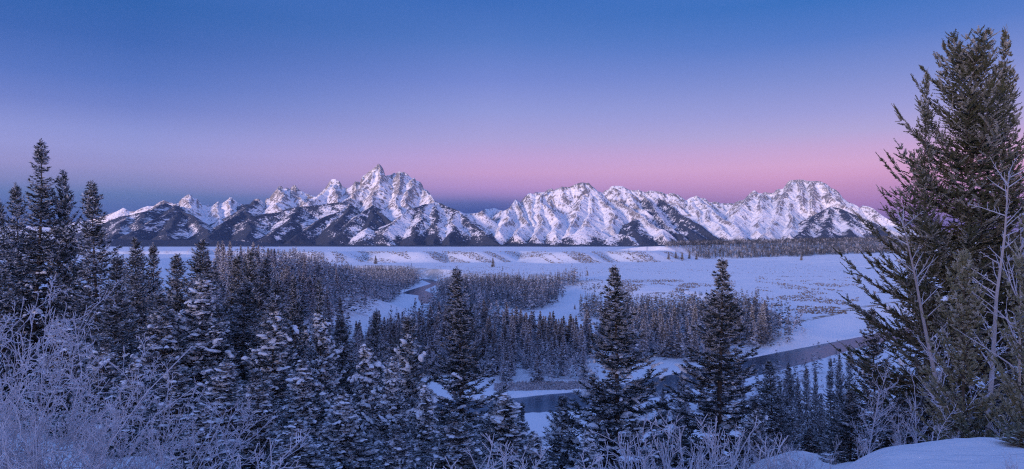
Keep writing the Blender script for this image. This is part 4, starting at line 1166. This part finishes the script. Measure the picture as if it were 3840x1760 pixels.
    lim = np.interp(u * F + CX, HLX, HLM) - 90 * sstep(705, 680, u * F + CX) + 40 * fbm(x / 120, y / 120, 2, 411)
    Xp, Yp = (u * F + CX) / K, (HY - zgr / y * F) / K
    k = (hd < np.where(front, lim, 240)) & (Xp > 1672) & (fbm(x / 150, y / 150, 3, 413) > -.52)
    x, y, z = x[k], y[k], zgr[k]
    hh = 21 * np.clip(rs.normal(1, .22, len(x)), .5, 1.5)
    fr = np.clip(.15 + .35 * fbm(x / 200, y / 200, 2, 415) + rs.normal(0, .12, len(x)), .03, .8)
    mass('hill_forest', 'dark spruce wood covering the low hill under the right-hand mountains', np.stack([x, y, z, hh, (rs.uniform(0, 1, len(x)) > .93) * 1.0, fr], 1), rs)
    # single trees far out on the terrace
    lone = [(1682, 652, 2, 'dark pine at the left end of the row at the foot of the wooded hill'), (1700, 650, 2, 'second dark pine from the left at the foot of the wooded hill'), (1716, 652, 2, 'third dark pine from the left at the foot of the wooded hill'),
            (1734, 651, 2, 'fourth dark pine from the left at the foot of the wooded hill'), (1752, 653, 2, 'last dark pine of the row at the foot of the wooded hill'), (2016, 655, 2, 'lone dark pine out on the snowy terrace before the wooded hill'),
            (1646, 617, 2, 'lone dark tree on the bare crest left of the wooded hill'), (1478, 693, 1, 'lone frosted spruce on the open terrace above the sage slope'),
            (1462, 772, 1, 'left one of two tiny spruces on the snow clearing'), (1446, 778, 1, 'right-hand tiny spruce leaning on the snow clearing'), (1240, 672, 2, 'lone spruce on the rim of the upstream bluff'),
            (945, 664, 2, 'lone dark spruce on the scarp above the upstream wood'), (1900, 786, 1, 'single spruce on the terrace right of the second great fir'), (1924, 795, 1, 'paired spruce on the terrace right of the second great fir')]
    for X, Y, kd, lab in lone:
        x, y = cast([X], [Y]); x, y = float(x[0]), float(y[0])
        hh = {1462: 5, 1446: 6, 2016: 22, 1478: 10}.get(X, 24 if y > 2000 else 15)
        o = add_obj('spruce_tree', None, None, label=lab, category='tree')
        add_obj('trunk', fp[kd][0], o); add_obj('crown', fp[kd][1], o)
        o.location = (x, y, gz(x, y)); w = hh / 18 * 1.15; o.scale = (w * 1.2, w * 1.2, w)
    # frosted trees on the snow bench at the left
    bench = [(345, 622, 'first'), (420, 626, 'second'), (470, 624, 'third'), (500, 628, 'fourth'), (545, 622, 'fifth'), (572, 614, 'tallest'), (600, 634, 'seventh'), (620, 640, 'last')]
    for i, (X, Yt, w_) in enumerate(bench):
        D = (820, 840, 800, 780, 760, 700, 640, 560)[i]
        u, w = uvw(X, Yt); x, y = u * D, D; zg = gz(x, y); hh = max(5.0, w * D - zg)
        m = dp[i % 3]
        o = add_obj('cottonwood_tree', None, None, label=('%s bare frosted tree from the left on the rim of the snow bench' % w_) if w_ not in ('tallest', 'last') else ('tallest bare frosted tree at the right end of the snow bench' if w_ == 'tallest' else 'low frosted tree on the slope just below the right end of the snow bench'), category='tree', group='frosted trees on the snow bench')
        add_obj('trunk', m[0], o); add_obj('branches', m[1], o)
        o.location = (x, y, zg); s = hh / 12; o.scale = (s * 1.3, s * 1.3, s); o.rotation_euler = (0, 0, i)
    # river side willows and sage brush
    n = 900
    X = rs.uniform(1245, 1490, n); Y = rs.uniform(966, 984, n) - (X - 1245) * .02
    x, y = cast(X, Y, 250, 700, 60)
    brush('willow_thicket', 'low frosted willow thicket along the far river bank', x, y, 1.7, 0.85, rs, M_TWIG, 14)
    pts = []
    for (xa, ya, xb, yb, m, th) in [(650, 640, 2160, 690, 2200, -.2), (1440, 702, 1760, 762, 2600, -.1), (1560, 705, 1850, 735, 2000, .0), (1900, 695, 2160, 790, 4200, .0), (1900, 690, 2160, 720, 400, .2), (1500, 655, 2160, 700, 500, .3), (960, 668, 1300, 690, 900, .0), (780, 668, 900, 690, 300, .0)]:
        X = rs.uniform(xa, xb, m); Y = rs.uniform(ya, yb, m)
        x, y = cast(X, Y, 430, 3200, 90)
        k = fbm(x / 55, y / 90, 3, 421) > th + .06
        pts.append(np.stack([x[k], y[k]], 1))
    pts = np.concatenate(pts)
    k = ground_z(pts[:, 0], pts[:, 1]) > -84
    brush('sagebrush', 'dark sagebrush tufts dotted over the snowy terraces', pts[k, 0], pts[k, 1], 1.5, .12, rs, M_SAGE, 10)
    X = rs.uniform(640, 1720, 8000); Y = rs.uniform(633, 662, 8000)
    x, y = cast(X, Y, 1500, 3300, 60)
    st = fbm((x + 0.55 * y + 90 * fbm(x / 380, y / 380, 2, 45)) / 85.0, y / 500.0, 4, 83) + .9 * sstep(700, 1500, x) * fbm(x / 260, y / 260, 2, 84)
    s2 = sdist(x, y, T2P); k = (s2 > -150) & (s2 < 0) & (st > -.02)
    brush('scarp_sagebrush', 'brown sagebrush in slanting stripes on the far scarp', x[k], y[k], 3.0, .1, rs, M_SAGE, 7)


def mass(name, label, T, rs):
    protos = [[tiny_tree_arrays(500 + i, 0) for i in range(6)], [tiny_tree_arrays(600 + i, 1) for i in range(3)]]
    Vs, As = [], []
    pick = rs.integers(0, 6, len(T))
    for kd in (0, 1):
        for pi, (V, a) in enumerate(protos[kd]):
            m = (T[:, 4] == kd) & (pick % len(protos[kd]) == pi)
            t = T[m]
            if not len(t):
                continue
            an = rs.uniform(0, 6.28, len(t)); c, s = np.cos(an), np.sin(an)
            h = t[:, 3] * (1.0 if kd == 0 else .9); w = h * rs.uniform(.75, 1.15, len(t)) * (1 if kd == 0 else 1.2)
            v = V[None]
            X = (v[..., 0] * c[:, None, None] - v[..., 1] * s[:, None, None]) * w[:, None, None] + t[:, 0, None, None]
            Y = (v[..., 0] * s[:, None, None] + v[..., 1] * c[:, None, None]) * w[:, None, None] + t[:, 1, None, None]
            Z = v[..., 2] * h[:, None, None] + t[:, 2, None, None]
            Vs.append(np.stack([X, Y, Z], -1).reshape(-1, 3))
            fr = np.clip(a[None] * (t[:, 5, None] * 1.5 if kd == 0 else np.ones((len(t), 1))), 0, 1)
            As.append(np.repeat(fr.ravel(), 4))
    V = np.concatenate(Vs)
    me = make_mesh(name, V, np.arange(len(V)).reshape(-1, 4), mats=(M_FAR,), attrs={'frost': np.concatenate(As)}, smooth=False)
    add_obj(name, me, kind='stuff', label=label, category='forest')


def brush(name, label, x, y, size, frost, rs, mat, nb):
    z = ground_z(x, y); n = len(x)
    B = Build()
    P = np.repeat(np.stack([x, y, z], 1), nb, 0)
    az = rs.uniform(0, 6.28, n * nb); e = np.radians(rs.uniform(15, 85, n * nb))
    D = np.stack([np.cos(az) * np.cos(e), np.sin(az) * np.cos(e), np.sin(e)], 1)
    sz = np.repeat(size * rs.uniform(.5, 1.3, n), nb) * rs.uniform(.6, 1.1, n * nb)
    blades(B, P - [0, 0, .05], D, sz, sz * .24, a=frost * rs.uniform(.6, 1.1, n * nb).clip(0, 1), cross=False, roll=rs.uniform(-1.5, 1.5, n * nb))
    add_obj(name, B.mesh(name, (mat,)), kind='stuff', label=label, category='brush')


def build_haze(density):
    m = bpy.data.materials.new('haze_air'); m.use_nodes = True
    nt = m.node_tree; nt.nodes.clear()
    out = nt.nodes.new('ShaderNodeOutputMaterial'); v = nt.nodes.new('ShaderNodeVolumePrincipled')
    v.inputs['Color'].default_value = (0.36, 0.56, 1.0, 1); v.inputs['Density'].default_value = density
    v.inputs['Anisotropy'].default_value = 0.0
    nt.links.new(v.outputs[0], out.inputs['Volume'])
    x0, x1, y0, y1, z0, z1 = -25500, 25500, -25500, 25500, -420, 2300
    V = [(x, y, z) for x in (x0, x1) for y in (y0, y1) for z in (z0, z1)]
    Q = [(0, 1, 3, 2), (4, 6, 7, 5), (0, 4, 5, 1), (2, 3, 7, 6), (0, 2, 6, 4), (1, 5, 7, 3)]
    add_obj('haze', make_mesh('haze', V, Q, mats=(m,), smooth=False), kind='stuff')


HAZE = 0.55e-5


build_world(); build_sun(); build_camera()
build_ground(); build_river('river', RV1); build_river('river_bend', RV2)
build_mountains()
build_trees()
build_haze(HAZE)
SC.view_settings.view_transform = 'Standard'; SC.view_settings.look = 'None'
SC.view_settings.exposure = 0; SC.view_settings.gamma = 1
SC.cycles.use_denoising = False; SC.cycles.filter_width = 1.2
SC.cycles.max_bounces = 5; SC.cycles.diffuse_bounces = 3; SC.cycles.glossy_bounces = 2
SC.cycles.transmission_bounces = 1; SC.cycles.transparent_max_bounces = 4
